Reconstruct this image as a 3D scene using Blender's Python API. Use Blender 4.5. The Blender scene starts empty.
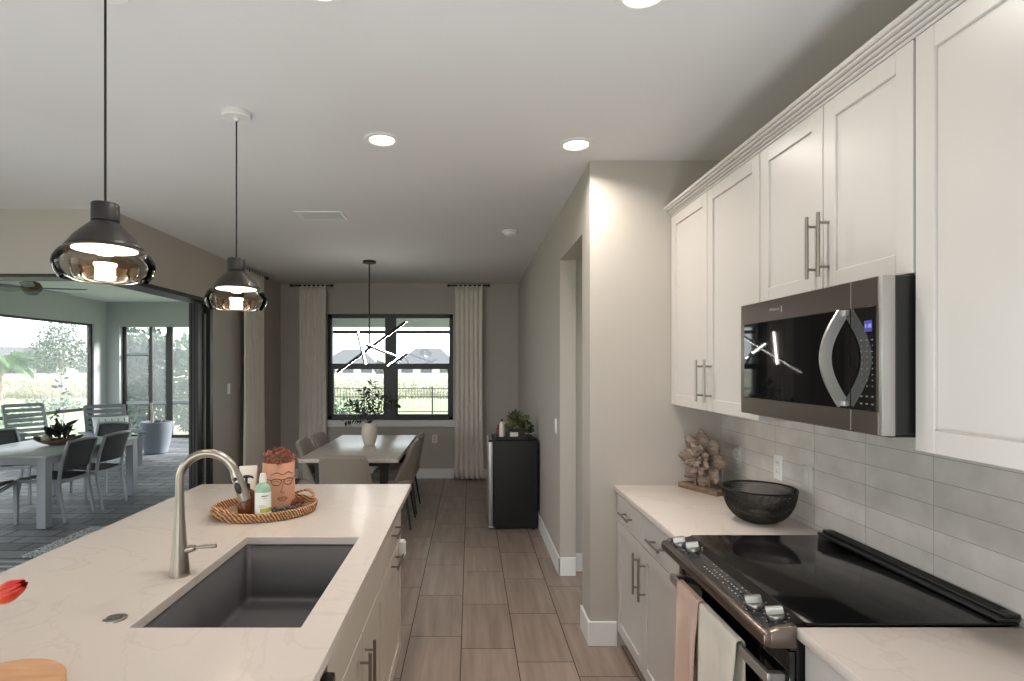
import bpy, bmesh, math, random
from mathutils import Vector, Matrix

random.seed(11)
S = bpy.context.scene
COL = S.collection
PI = math.pi
rad = math.radians

# ------------------------------------------------------------------ camera, sky, exposure
cam_d = bpy.data.cameras.new('camera')
cam = bpy.data.objects.new('camera', cam_d)
COL.objects.link(cam)
cam.location = (0, 0, 1.59)
cam.rotation_euler = (PI / 2, 0, 0)
cam_d.sensor_width = 36.0
cam_d.lens = 36.0 * 557 / 1024
cam_d.shift_x = 42 / 1024
cam_d.shift_y = 25.5 / 1024
cam_d.clip_start = 0.02
cam_d.clip_end = 500
S.camera = cam

S.view_settings.view_transform = 'Standard'
S.view_settings.look = 'None'
S.view_settings.gamma = 1.0
S.view_settings.use_curve_mapping = False
S.view_settings.exposure = 0.0

world = bpy.data.worlds.new('overcast_sky')
S.world = world
world.use_nodes = True
wn = world.node_tree.nodes
wn['Background'].inputs[0].default_value = (0.90, 0.95, 1.0, 1)
wn['Background'].inputs[1].default_value = 3.7

S.cycles.max_bounces = 10
S.cycles.diffuse_bounces = 6
S.cycles.transparent_max_bounces = 16
S.cycles.caustics_reflective = False
S.cycles.caustics_refractive = False
S.cycles.sample_clamp_indirect = 6.0


def area_light(name, loc, rot, sx, sy, power, color, spread=180):
    d = bpy.data.lights.new(name, 'AREA')
    d.shape = 'RECTANGLE'
    d.size, d.size_y = sx, sy
    d.energy = power
    d.color = color
    d.spread = rad(spread)
    o = bpy.data.objects.new(name, d)
    COL.objects.link(o)
    o.location, o.rotation_euler = loc, rot
    return o


# soft, high overcast sun reaching under the far side of the patio roof
sun_d = bpy.data.lights.new('hazy_sun', 'SUN')
sun_d.energy = 15.0
sun_d.angle = rad(14)
sun_d.color = (1.0, 0.98, 0.95)
sun = bpy.data.objects.new('hazy_sun', sun_d)
COL.objects.link(sun)
sun.rotation_euler = Vector((-1.25, -1.0, -0.78)).to_track_quat('-Z', 'Y').to_euler()
DAY = (0.92, 0.96, 1.0)
# two added fill lamps, unseen and low, aimed up to brighten the ceiling
area_light('added_ceiling_fill', (0.25, 0.0, 0.45), (rad(190), 0, 0), 0.8, 1.2, 54, (0.89, 0.95, 1.0))
area_light('added_ceiling_fill', (-2.3, 2.3, 0.45), (rad(190), 0, 0), 1.1, 2.2, 20, (0.89, 0.95, 1.0))
# added area lamps, unseen, set at the rear and side openings as daylight fill
area_light('added_rear_fill', (-3.2, -3.9, 1.35), (rad(90), 0, 0), 6.5, 2.3, 30, DAY)
area_light('added_side_fill', (-7.8, 0.3, 1.35), (rad(90), 0, rad(-90)), 5.0, 2.3, 40, DAY)

# ------------------------------------------------------------------ node helpers and materials
def lin(c):
    c = c / 255.0
    return c / 12.92 if c <= 0.04045 else ((c + 0.055) / 1.055) ** 2.4


def rgb(r, g, b):
    return (lin(r), lin(g), lin(b), 1.0)


def new_mat(name):
    m = bpy.data.materials.new(name)
    m.use_nodes = True
    nt = m.node_tree
    return m, nt, nt.nodes['Principled BSDF'], nt.links


def N(nt, t, **kw):
    n = nt.nodes.new(t)
    for k, v in kw.items():
        setattr(n, k, v)
    return n


def math_n(nt, op, a, b=None, c=None):
    n = N(nt, 'ShaderNodeMath', operation=op)
    for i, x in enumerate((a, b, c)):
        if x is None:
            continue
        if isinstance(x, (int, float)):
            n.inputs[i].default_value = x
        else:
            nt.links.new(x, n.inputs[i])
    return n.outputs[0]


def plain(name, col, rough=0.5, metal=0.0, var=0.06, scale=6.0, bump=0.0, bscale=80.0, spec=0.5, stretch=None, coat=0.0, sheen=0.0):
    """principled material with a soft procedural tone variation and optional fine bump"""
    m, nt, p, L = new_mat(name)
    tc = N(nt, 'ShaderNodeTexCoord')
    src = tc.outputs['Object']
    if stretch:
        mp = N(nt, 'ShaderNodeMapping')
        mp.inputs['Scale'].default_value = stretch
        L.new(src, mp.inputs[0])
        src = mp.outputs[0]
    nz = N(nt, 'ShaderNodeTexNoise')
    nz.inputs['Scale'].default_value = scale
    nz.inputs['Detail'].default_value = 4
    L.new(src, nz.inputs['Vector'])
    mx = N(nt, 'ShaderNodeMix', data_type='RGBA')
    lo = tuple(max(0, c * (1 - var)) for c in col[:3]) + (1,)
    hi = tuple(min(1, c * (1 + var)) for c in col[:3]) + (1,)
    mx.inputs[6].default_value, mx.inputs[7].default_value = lo, hi
    L.new(nz.outputs[0], mx.inputs[0])
    L.new(mx.outputs[2], p.inputs['Base Color'])
    p.inputs['Roughness'].default_value = rough
    p.inputs['Metallic'].default_value = metal
    p.inputs['Specular IOR Level'].default_value = spec
    p.inputs['Coat Weight'].default_value = coat
    if sheen:
        p.inputs['Sheen Weight'].default_value = sheen
    if bump > 0:
        nb = N(nt, 'ShaderNodeTexNoise')
        nb.inputs['Scale'].default_value = bscale
        nb.inputs['Detail'].default_value = 3
        L.new(src, nb.inputs['Vector'])
        b = N(nt, 'ShaderNodeBump')
        b.inputs['Strength'].default_value = bump
        b.inputs['Distance'].default_value = 0.01
        L.new(nb.outputs[0], b.inputs['Height'])
        L.new(b.outputs[0], p.inputs['Normal'])
    return m


def glow(name, col, strength):
    m, nt, p, L = new_mat(name)
    p.inputs['Base Color'].default_value = (0.9, 0.9, 0.9, 1)
    p.inputs['Emission Color'].default_value = col
    p.inputs['Emission Strength'].default_value = strength
    return m


def clear_glass(name, tint, ior=1.45, rough=0.0):
    """thin glass: what is behind stays visible, with a fresnel reflection on top"""
    m, nt, p, L = new_mat(name)
    out = nt.nodes['Material Output']
    nt.nodes.remove(p)
    tr = N(nt, 'ShaderNodeBsdfTransparent')
    tr.inputs[0].default_value = tint
    gl = N(nt, 'ShaderNodeBsdfGlossy')
    gl.inputs['Roughness'].default_value = rough
    fr = N(nt, 'ShaderNodeFresnel')
    fr.inputs[0].default_value = ior
    mx = N(nt, 'ShaderNodeMixShader')
    L.new(fr.outputs[0], mx.inputs[0])
    L.new(tr.outputs[0], mx.inputs[1])
    L.new(gl.outputs[0], mx.inputs[2])
    L.new(mx.outputs[0], out.inputs[0])
    return m


def smoked_shade():
    """pendant shade: glass that turns from dense smoke at the neck to clear at the rim"""
    m = clear_glass('smoked_glass', (0.72, 0.69, 0.66, 1), 1.2)
    return m


def tulip_mat():
    """petals yellow at the base of the bud, red-orange towards the tip"""
    m, nt, p, L = new_mat('red_yellow_tulip')
    tc = N(nt, 'ShaderNodeTexCoord')
    d = N(nt, 'ShaderNodeVectorMath', operation='DISTANCE')
    L.new(tc.outputs['Object'], d.inputs[0])
    d.inputs[1].default_value = (0.137, -0.040, 0.033)
    nz = N(nt, 'ShaderNodeTexNoise')
    nz.inputs['Scale'].default_value = 90
    L.new(tc.outputs['Object'], nz.inputs['Vector'])
    v = math_n(nt, 'ADD', math_n(nt, 'MULTIPLY', d.outputs['Value'], 13.0), math_n(nt, 'MULTIPLY', nz.outputs[0], 0.12))
    rp = N(nt, 'ShaderNodeValToRGB')
    els = rp.color_ramp.elements
    els.new(0.5)
    for e, (pos, c) in zip(els, ((0.26, rgb(240, 200, 70)), (0.50, rgb(230, 96, 62)), (0.85, rgb(206, 48, 40)))):
        e.position, e.color = pos, c
    L.new(v, rp.inputs[0])
    L.new(rp.outputs[0], p.inputs['Base Color'])
    p.inputs['Roughness'].default_value = 0.4
    return m


def insect_screen():
    """fine grey mesh: mostly see-through, its threads catch the daylight"""
    m, nt, p, L = new_mat('insect_screen')
    out = nt.nodes['Material Output']
    nt.nodes.remove(p)
    tr = N(nt, 'ShaderNodeBsdfTransparent')
    df = N(nt, 'ShaderNodeBsdfDiffuse')
    df.inputs[0].default_value = (0.42, 0.45, 0.47, 1)
    tl = N(nt, 'ShaderNodeBsdfTranslucent')
    tl.inputs[0].default_value = (0.42, 0.45, 0.47, 1)
    a = N(nt, 'ShaderNodeAddShader')
    L.new(df.outputs[0], a.inputs[0])
    L.new(tl.outputs[0], a.inputs[1])
    mx = N(nt, 'ShaderNodeMixShader')
    mx.inputs[0].default_value = 0.10
    L.new(tr.outputs[0], mx.inputs[1])
    L.new(a.outputs[0], mx.inputs[2])
    L.new(mx.outputs[0], out.inputs[0])
    return m


def floor_tile_mat():
    m, nt, p, L = new_mat('porcelain_floor_tile')
    tc = N(nt, 'ShaderNodeTexCoord')
    sp = N(nt, 'ShaderNodeSeparateXYZ')
    L.new(tc.outputs['Object'], sp.inputs[0])
    u = math_n(nt, 'DIVIDE', math_n(nt, 'ADD', sp.outputs[0], 0.356), 0.304)
    col = math_n(nt, 'FLOOR', u)
    v = math_n(nt, 'DIVIDE', math_n(nt, 'ADD', math_n(nt, 'ADD', sp.outputs[1], -3.859), math_n(nt, 'MULTIPLY', col, 0.142)), 0.585)
    row = math_n(nt, 'FLOOR', v)
    fu, fv = math_n(nt, 'FRACT', u), math_n(nt, 'FRACT', v)
    gu = math_n(nt, 'LESS_THAN', fu, 0.017)
    gv = math_n(nt, 'LESS_THAN', fv, 0.0085)
    grout = math_n(nt, 'MAXIMUM', gu, gv)
    cb = N(nt, 'ShaderNodeCombineXYZ')
    L.new(col, cb.inputs[0]); L.new(row, cb.inputs[1])
    wnz = N(nt, 'ShaderNodeTexWhiteNoise')
    L.new(cb.outputs[0], wnz.inputs['Vector'])
    # streaks along the length of each tile, shifted tile by tile
    va = N(nt, 'ShaderNodeVectorMath', operation='MULTIPLY_ADD')
    L.new(wnz.outputs['Color'], va.inputs[0])
    va.inputs[1].default_value = (9, 9, 9)
    L.new(tc.outputs['Object'], va.inputs[2])
    mp = N(nt, 'ShaderNodeMapping')
    mp.inputs['Scale'].default_value = (22, 1.6, 1)
    L.new(va.outputs[0], mp.inputs[0])
    nz = N(nt, 'ShaderNodeTexNoise')
    nz.inputs['Scale'].default_value = 1.0
    nz.inputs['Detail'].default_value = 6
    nz.inputs['Roughness'].default_value = 0.6
    L.new(mp.outputs[0], nz.inputs['Vector'])
    rp = N(nt, 'ShaderNodeValToRGB')
    rp.color_ramp.elements[0].position = 0.25
    rp.color_ramp.elements[0].color = rgb(128, 112, 102)
    rp.color_ramp.elements[1].position = 0.8
    rp.color_ramp.elements[1].color = rgb(168, 150, 138)
    L.new(nz.outputs[0], rp.inputs[0])
    hs = N(nt, 'ShaderNodeHueSaturation')
    L.new(rp.outputs[0], hs.inputs['Color'])
    L.new(math_n(nt, 'MULTIPLY_ADD', wnz.outputs['Value'], 0.16, 0.92), hs.inputs['Value'])
    mx = N(nt, 'ShaderNodeMix', data_type='RGBA')
    L.new(grout, mx.inputs[0])
    L.new(hs.outputs[0], mx.inputs[6])
    mx.inputs[7].default_value = rgb(62, 54, 48)
    L.new(mx.outputs[2], p.inputs['Base Color'])
    p.inputs['Roughness'].default_value = 0.34
    L.new(math_n(nt, 'MULTIPLY_ADD', grout, 0.5, 0.36), p.inputs['Roughness'])
    b = N(nt, 'ShaderNodeBump')
    b.inputs['Strength'].default_value = 0.35
    b.inputs['Distance'].default_value = 0.003
    L.new(math_n(nt, 'SUBTRACT', math_n(nt, 'MULTIPLY', nz.outputs[0], 0.3), grout), b.inputs['Height'])
    L.new(b.outputs[0], p.inputs['Normal'])
    return m


def wall_tile_mat():
    m, nt, p, L = new_mat('stacked_wall_tile')
    tc = N(nt, 'ShaderNodeTexCoord')
    sp = N(nt, 'ShaderNodeSeparateXYZ')
    L.new(tc.outputs['Object'], sp.inputs[0])
    u = math_n(nt, 'DIVIDE', math_n(nt, 'ADD', sp.outputs[1], -2.318), 0.298)
    v = math_n(nt, 'DIVIDE', math_n(nt, 'ADD', sp.outputs[2], -1.006), 0.0757)
    cb = N(nt, 'ShaderNodeCombineXYZ')
    L.new(math_n(nt, 'FLOOR', u), cb.inputs[0]); L.new(math_n(nt, 'FLOOR', v), cb.inputs[1])
    wnz = N(nt, 'ShaderNodeTexWhiteNoise')
    L.new(cb.outputs[0], wnz.inputs['Vector'])
    grout = math_n(nt, 'MAXIMUM', math_n(nt, 'LESS_THAN', math_n(nt, 'FRACT', u), 0.0075),
                   math_n(nt, 'LESS_THAN', math_n(nt, 'FRACT', v), 0.032))
    va = N(nt, 'ShaderNodeVectorMath', operation='MULTIPLY_ADD')
    L.new(wnz.outputs['Color'], va.inputs[0])
    va.inputs[1].default_value = (7, 7, 7)
    L.new(tc.outputs['Object'], va.inputs[2])
    nz = N(nt, 'ShaderNodeTexNoise')
    nz.inputs['Scale'].default_value = 9
    nz.inputs['Detail'].default_value = 5
    L.new(va.outputs[0], nz.inputs['Vector'])
    rp = N(nt, 'ShaderNodeValToRGB')
    rp.color_ramp.elements[0].position = 0.3
    rp.color_ramp.elements[0].color = rgb(192, 187, 181)
    rp.color_ramp.elements[1].position = 0.75
    rp.color_ramp.elements[1].color = rgb(213, 208, 202)
    L.new(nz.outputs[0], rp.inputs[0])
    mx = N(nt, 'ShaderNodeMix', data_type='RGBA')
    L.new(grout, mx.inputs[0])
    L.new(rp.outputs[0], mx.inputs[6])
    mx.inputs[7].default_value = rgb(160, 157, 151)
    L.new(mx.outputs[2], p.inputs['Base Color'])
    p.inputs['Roughness'].default_value = 0.22
    b = N(nt, 'ShaderNodeBump')
    b.inputs['Strength'].default_value = 0.5
    b.inputs['Distance'].default_value = 0.002
    L.new(math_n(nt, 'SUBTRACT', math_n(nt, 'MULTIPLY', nz.outputs[0], 0.8), grout), b.inputs['Height'])
    L.new(b.outputs[0], p.inputs['Normal'])
    return m


def paver_mat():
    m, nt, p, L = new_mat('grey_patio_paver')
    tc = N(nt, 'ShaderNodeTexCoord')
    br = N(nt, 'ShaderNodeTexBrick')
    br.offset = 0.5
    br.inputs['Scale'].default_value = 1.0
    br.inputs['Brick Width'].default_value = 0.46
    br.inputs['Row Height'].default_value = 0.20
    br.inputs['Mortar Size'].default_value = 0.012
    br.inputs['Color1'].default_value = rgb(132, 135, 139)
    br.inputs['Color2'].default_value = rgb(92, 95, 99)
    br.inputs['Mortar'].default_value = rgb(58, 60, 63)
    L.new(tc.outputs['Object'], br.inputs['Vector'])
    nz = N(nt, 'ShaderNodeTexNoise')
    nz.inputs['Scale'].default_value = 14
    nz.inputs['Detail'].default_value = 6
    L.new(tc.outputs['Object'], nz.inputs['Vector'])
    mx = N(nt, 'ShaderNodeMix', data_type='RGBA', blend_type='OVERLAY')
    mx.inputs[0].default_value = 0.55
    L.new(br.outputs['Color'], mx.inputs[6])
    L.new(nz.outputs[0], mx.inputs[7])
    L.new(mx.outputs[2], p.inputs['Base Color'])
    p.inputs['Roughness'].default_value = 0.55
    b = N(nt, 'ShaderNodeBump')
    b.inputs['Strength'].default_value = 0.5
    b.inputs['Distance'].default_value = 0.006
    L.new(math_n(nt, 'SUBTRACT', nz.outputs[0], br.outputs['Fac']), b.inputs['Height'])
    L.new(b.outputs[0], p.inputs['Normal'])
    return m


def ramp_noise_mat(name, stops, scale, rough, detail=6, stretch=None, distort=0.0, bump=0.0, spec=0.5):
    m, nt, p, L = new_mat(name)
    tc = N(nt, 'ShaderNodeTexCoord')
    src = tc.outputs['Object']
    if stretch:
        mp = N(nt, 'ShaderNodeMapping')
        mp.inputs['Scale'].default_value = stretch
        L.new(src, mp.inputs[0])
        src = mp.outputs[0]
    nz = N(nt, 'ShaderNodeTexNoise')
    nz.inputs['Scale'].default_value = scale
    nz.inputs['Detail'].default_value = detail
    nz.inputs['Distortion'].default_value = distort
    L.new(src, nz.inputs['Vector'])
    rp = N(nt, 'ShaderNodeValToRGB')
    els = rp.color_ramp.elements
    while len(els) < len(stops):
        els.new(0.5)
    for e, (pos, c) in zip(els, stops):
        e.position, e.color = pos, c
    L.new(nz.outputs[0], rp.inputs[0])
    L.new(rp.outputs[0], p.inputs['Base Color'])
    p.inputs['Roughness'].default_value = rough
    p.inputs['Specular IOR Level'].default_value = spec
    if bump:
        b = N(nt, 'ShaderNodeBump')
        b.inputs['Strength'].default_value = bump
        b.inputs['Distance'].default_value = 0.01
        L.new(nz.outputs[0], b.inputs['Height'])
        L.new(b.outputs[0], p.inputs['Normal'])
    return m


def wicker_mat():
    m, nt, p, L = new_mat('woven_rattan')
    tc = N(nt, 'ShaderNodeTexCoord')
    wv = N(nt, 'ShaderNodeTexWave', wave_type='BANDS', bands_direction='DIAGONAL')
    wv.inputs['Scale'].default_value = 34
    wv.inputs['Distortion'].default_value = 4
    wv.inputs['Detail'].default_value = 2
    L.new(tc.outputs['Object'], wv.inputs['Vector'])
    rp = N(nt, 'ShaderNodeValToRGB')
    rp.color_ramp.elements[0].color = rgb(96, 56, 30)
    rp.color_ramp.elements[1].color = rgb(224, 176, 128)
    L.new(wv.outputs[0], rp.inputs[0])
    L.new(rp.outputs[0], p.inputs['Base Color'])
    p.inputs['Roughness'].default_value = 0.6
    b = N(nt, 'ShaderNodeBump')
    b.inputs['Strength'].default_value = 0.8
    b.inputs['Distance'].default_value = 0.004
    L.new(wv.outputs[0], b.inputs['Height'])
    L.new(b.outputs[0], p.inputs['Normal'])
    return m


M = {}
M['wall'] = plain('greige_wall_paint', rgb(180, 173, 165), 0.75, var=0.02, scale=2, bump=0.06, bscale=220)
M['ceiling'] = plain('ceiling_paint', rgb(222, 221, 221), 0.85, var=0.02, scale=3, bump=0.06, bscale=90)
M['trim'] = plain('white_trim_paint', rgb(226, 225, 223), 0.4, var=0.015)
M['stucco'] = plain('patio_stucco', rgb(168, 172, 172), 0.9, var=0.04, bump=0.3, bscale=120)
M['patio_ceiling'] = plain('patio_ceiling_paint', rgb(205, 210, 210), 0.9, var=0.02)
M['floor'] = floor_tile_mat()
M['tile'] = wall_tile_mat()
M['paver'] = paver_mat()
M['cab'] = plain('white_cabinet_lacquer', rgb(194, 189, 185), 0.32, var=0.012, scale=3)
M['island_cab'] = plain('warm_white_cabinet_lacquer', rgb(206, 196, 184), 0.32, var=0.012, scale=3)
M['quartz'] = ramp_noise_mat('veined_quartz', [(0.0, rgb(204, 194, 186)), (0.495, rgb(205, 195, 187)), (0.51, rgb(199, 188, 179)), (0.53, rgb(206, 196, 188)), (1.0, rgb(201, 191, 183))], 2.2, 0.22, detail=7, distort=1.6)
M['nickel'] = plain('brushed_nickel', rgb(168, 160, 150), 0.30, 1.0, var=0.08, scale=60, stretch=(1, 1, 0.05))
M['pull'] = plain('satin_nickel_pull', rgb(150, 144, 136), 0.33, 1.0, var=0.05, scale=40)
M['steel'] = plain('brushed_stainless', rgb(126, 114, 106), 0.30, 1.0, var=0.08, scale=30, stretch=(1, 0.05, 40))
M['bright_steel'] = plain('bright_stainless', rgb(188, 186, 182), 0.36, 0.85, var=0.06, scale=30, stretch=(1, 0.05, 40))
M['knob'] = plain('knob_stainless', rgb(150, 147, 142), 0.3, 1.0, var=0.05, scale=50)
M['sink'] = plain('granite_composite_sink', rgb(74, 73, 75), 0.42, var=0.14, scale=160, bump=0.05, bscale=300)
M['black_glass'] = plain('black_ceramic_glass', rgb(16, 16, 17), 0.10, var=0.02, spec=0.34)
M['oven_glass'] = plain('black_glass_panel', rgb(14, 14, 15), 0.03, var=0.02, spec=0.55)
M['black'] = plain('black_enamel', rgb(24, 24, 25), 0.35, var=0.05)
M['matte_black'] = plain('matte_black_metal', rgb(30, 29, 28), 0.5, var=0.05)
M['bronze'] = plain('dark_bronze_aluminium', rgb(22, 20, 19), 0.4, var=0.05)
M['white_plastic'] = plain('white_plastic', rgb(230, 229, 226), 0.4, var=0.01)
M['tile_plate'] = plain('grey_switch_plate', rgb(200, 198, 192), 0.35, var=0.01)
M['grey_print'] = plain('light_grey_print', rgb(150, 150, 150), 0.5, var=0.02)
M['dim_print'] = plain('dim_grey_print', rgb(96, 96, 98), 0.5, var=0.02)
M['shade_metal'] = plain('taupe_grey_shade_metal', rgb(42, 38, 35), 0.4, 0.2, var=0.05)
M['shade_cap'] = plain('charcoal_shade_cap', rgb(38, 36, 35), 0.45, 0.2, var=0.05)
M['smoke'] = smoked_shade()
M['amber_glass'] = clear_glass('amber_inner_glass', (0.85, 0.68, 0.52, 1), 1.35)
M['cord'] = plain('black_textile_cord', rgb(28, 26, 25), 0.8, var=0.05)
M['bulb'] = glow('warm_bulb', (1.0, 0.82, 0.60, 1), 9)
M['reflector'] = glow('emissive_reflector_disc', (1.0, 0.88, 0.72, 1), 5)  # emission put in for the bulb's light on the reflector
M['can_lens'] = glow('recessed_light_lens', (1.0, 0.93, 0.82, 1), 9)
M['led'] = glow('led_strip', (1.0, 0.95, 0.90, 1), 60)
M['display'] = glow('blue_display', (0.08, 0.09, 0.6, 1), 0.5)
M['digit'] = glow('display_digit', (0.5, 0.55, 1.0, 1), 0.9)
for k_ in ('display', 'digit'):
    M[k_].node_tree.nodes['Principled BSDF'].inputs['Base Color'].default_value = (0.01, 0.01, 0.02, 1)
M['pane'] = clear_glass('window_pane', (0.96, 0.98, 0.97, 1), 1.35)
M['screen_mesh'] = insect_screen()
M['curtain'] = plain('linen_curtain', rgb(226, 219, 210), 0.9, var=0.04, scale=60, bump=0.1, bscale=400, sheen=0.2)
M['chair_fabric'] = plain('grey_taupe_upholstery', rgb(142, 132, 122), 0.9, var=0.07, scale=90, bump=0.15, bscale=350, sheen=0.2)
M['table_top'] = ramp_noise_mat('pale_wood_tabletop', [(0.2, rgb(176, 166, 156)), (0.8, rgb(206, 197, 188))], 3, 0.3, stretch=(14, 1.2, 4), spec=0.9)
M['vase'] = plain('cream_ceramic', rgb(214, 204, 192), 0.5, var=0.05, scale=14)
M['dark_leaf'] = plain('dark_green_leaf', rgb(38, 44, 32), 0.5, var=0.3, scale=20)
M['twig'] = plain('brown_twig', rgb(58, 46, 36), 0.8, var=0.1)
M['green_leaf'] = plain('sage_green_leaf', rgb(98, 104, 72), 0.55, var=0.3, scale=25)
M['terracotta'] = plain('pink_terracotta', rgb(206, 152, 124), 0.8, var=0.06, scale=12, bump=0.05, bscale=90)
M['line_paint'] = plain('brown_face_line', rgb(118, 70, 52), 0.8, var=0.1)
M['black_line'] = plain('black_glasses_line', rgb(44, 34, 30), 0.7, var=0.1)
M['dried'] = plain('dried_red_brown_flower', rgb(160, 104, 88), 0.9, var=0.35, scale=60)
M['wicker'] = wicker_mat()
M['wicker_dark'] = ramp_noise_mat('worn_tray_base', [(0.3, rgb(120, 96, 76)), (0.7, rgb(176, 152, 128))], 40, 0.7, bump=0.4)
M['amber'] = plain('amber_brown_plastic', rgb(104, 54, 28), 0.15, var=0.15, scale=30)
M['green_plastic'] = plain('pale_green_bottle_plastic', rgb(146, 182, 160), 0.18, var=0.05)
M['label_white'] = plain('white_label', rgb(232, 234, 228), 0.5, var=0.02)
M['label_lime'] = plain('lime_label_band', rgb(176, 178, 72), 0.5, var=0.05)
M['label_ink'] = plain('grey_label_ink', rgb(104, 106, 104), 0.6, var=0.02)
M['tube'] = plain('cream_tube_plastic', rgb(232, 224, 212), 0.4, var=0.02)
M['bead'] = plain('grey_wooden_bead', rgb(88, 86, 84), 0.6, var=0.3, scale=40)
M['bowl_wire'] = plain('black_bowl_wire', rgb(34, 32, 30), 0.45, 0.4, var=0.05)
M['wood_flower'] = ramp_noise_mat('carved_grey_brown_wood', [(0.25, rgb(78, 65, 56)), (0.5, rgb(120, 104, 92)), (0.75, rgb(152, 136, 122))], 30, 0.65, stretch=(1, 1, 3), bump=0.3)
M['wood_base'] = ramp_noise_mat('dark_brown_wood', [(0.3, rgb(82, 64, 50)), (0.7, rgb(128, 104, 84))], 18, 0.6, stretch=(1, 1, 6), bump=0.2)
M['wood_round'] = ramp_noise_mat('honey_wood', [(0.3, rgb(186, 138, 98)), (0.7, rgb(206, 160, 120))], 7, 0.45, stretch=(1, 6, 1))
M['towel_pink'] = plain('blush_cotton_towel', rgb(206, 172, 156), 0.95, var=0.06, scale=30, bump=0.2, bscale=300, sheen=0.3)
M['towel_cream'] = plain('cream_cotton_towel', rgb(222, 214, 202), 0.95, var=0.05, scale=30, bump=0.2, bscale=300, sheen=0.3)
M['tulip'] = tulip_mat()
M['tulip_stem'] = plain('tulip_green_stem', rgb(104, 138, 74), 0.5, var=0.1)
M['alu'] = plain('silver_powdercoat_aluminium', rgb(152, 158, 163), 0.42, 0.15, var=0.03)
M['sling'] = plain('charcoal_sling_fabric', rgb(70, 72, 75), 0.8, var=0.06, scale=120, bump=0.2, bscale=500)
M['patio_top'] = plain('pale_grey_patio_tabletop', rgb(182, 188, 190), 0.35, var=0.05, scale=10)
M['slat'] = plain('weathered_grey_slat', rgb(128, 134, 138), 0.7, var=0.08, scale=20, stretch=(1, 8, 8))
M['pillow'] = plain('white_grey_outdoor_pillow', rgb(226, 228, 228), 0.9, var=0.05, scale=25)
M['pot'] = plain('slate_blue_grey_pot', rgb(112, 120, 130), 0.6, var=0.06, scale=8)
M['soil'] = plain('dark_potting_soil', rgb(52, 44, 38), 1.0, var=0.3, scale=60)
M['pale_trunk'] = plain('pale_bark', rgb(170, 166, 156), 0.9, var=0.12, scale=30)
M['bark'] = plain('grey_brown_bark', rgb(122, 112, 102), 0.95, var=0.15, scale=20)
M['lawn'] = ramp_noise_mat('mown_lawn', [(0.3, rgb(116, 128, 90)), (0.7, rgb(138, 148, 108))], 1.2, 0.95, detail=8)
M['meadow'] = ramp_noise_mat('dry_meadow_grass', [(0.3, rgb(132, 138, 112)), (0.55, rgb(150, 148, 130)), (0.75, rgb(134, 144, 108))], 0.12, 0.95, detail=8, stretch=(0.4, 1.4, 1))
M['grass_tuft'] = plain('tall_dry_grass', rgb(150, 148, 124), 0.95, var=0.2, scale=0.6)
M['hedge'] = plain('dark_hedge_leaf', rgb(78, 102, 82), 0.55, var=0.35, scale=9)
M['hedge_light'] = plain('mid_green_leaf', rgb(98, 128, 84), 0.55, var=0.35, scale=9)
M['tree_leaf'] = plain('grey_green_tree_leaf', rgb(92, 104, 88), 0.6, var=0.25, scale=4)
M['far_leaf'] = plain('distant_grey_green_leaf', rgb(104, 124, 100), 0.8, var=0.25, scale=0.5)
M['palm_leaf'] = plain('palm_frond_green', rgb(76, 104, 62), 0.5, var=0.2, scale=3)
M['house_wall'] = plain('pale_house_stucco', rgb(206, 204, 198), 0.9, var=0.03, scale=0.4)
M['house_roof'] = plain('light_grey_roof_tile', rgb(92, 93, 96), 0.85, var=0.08, scale=1.2, stretch=(1, 1, 8))
M['house_dark'] = plain('dark_house_window', rgb(72, 78, 84), 0.3, var=0.05)
M['fence'] = plain('black_fence_aluminium', rgb(58, 60, 60), 0.5, var=0.04)
M['speckles'] = ramp_noise_mat('speckled_strip', [(0.40, rgb(70, 76, 80)), (0.55, rgb(214, 220, 222))], 70, 0.8, bump=0.6)
M['fridge_black'] = plain('textured_black_fridge_shell', rgb(18, 18, 19), 0.6, var=0.05, bump=0.2, bscale=300)
M['wine_red'] = plain('dusky_red_ornament', rgb(104, 60, 62), 0.6, var=0.15, scale=30)
M['sage_light'] = plain('pale_grey_green_ceramic', rgb(168, 172, 158), 0.5, var=0.06)

# ------------------------------------------------------------------ mesh helpers
def NB():
    return bmesh.new()


def merge(bm, t, mx=None):
    if mx is not None:
        bmesh.ops.transform(t, matrix=mx, verts=t.verts[:])
    me = bpy.data.meshes.new('scratch')
    t.to_mesh(me)
    t.free()
    bm.from_mesh(me)
    bpy.data.meshes.remove(me)


def box(bm, x0, x1, y0, y1, z0, z1, bev=0.0, seg=1, mx=None):
    t = bmesh.new()
    bmesh.ops.create_cube(t, size=1)
    for v in t.verts:
        v.co = Vector((x0 + (v.co.x + .5) * (x1 - x0), y0 + (v.co.y + .5) * (y1 - y0), z0 + (v.co.z + .5) * (z1 - z0)))
    if bev > 0:
        bmesh.ops.bevel(t, geom=t.edges[:], offset=bev, segments=seg, affect='EDGES', profile=0.5)
    merge(bm, t, mx)
    return bm


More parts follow.
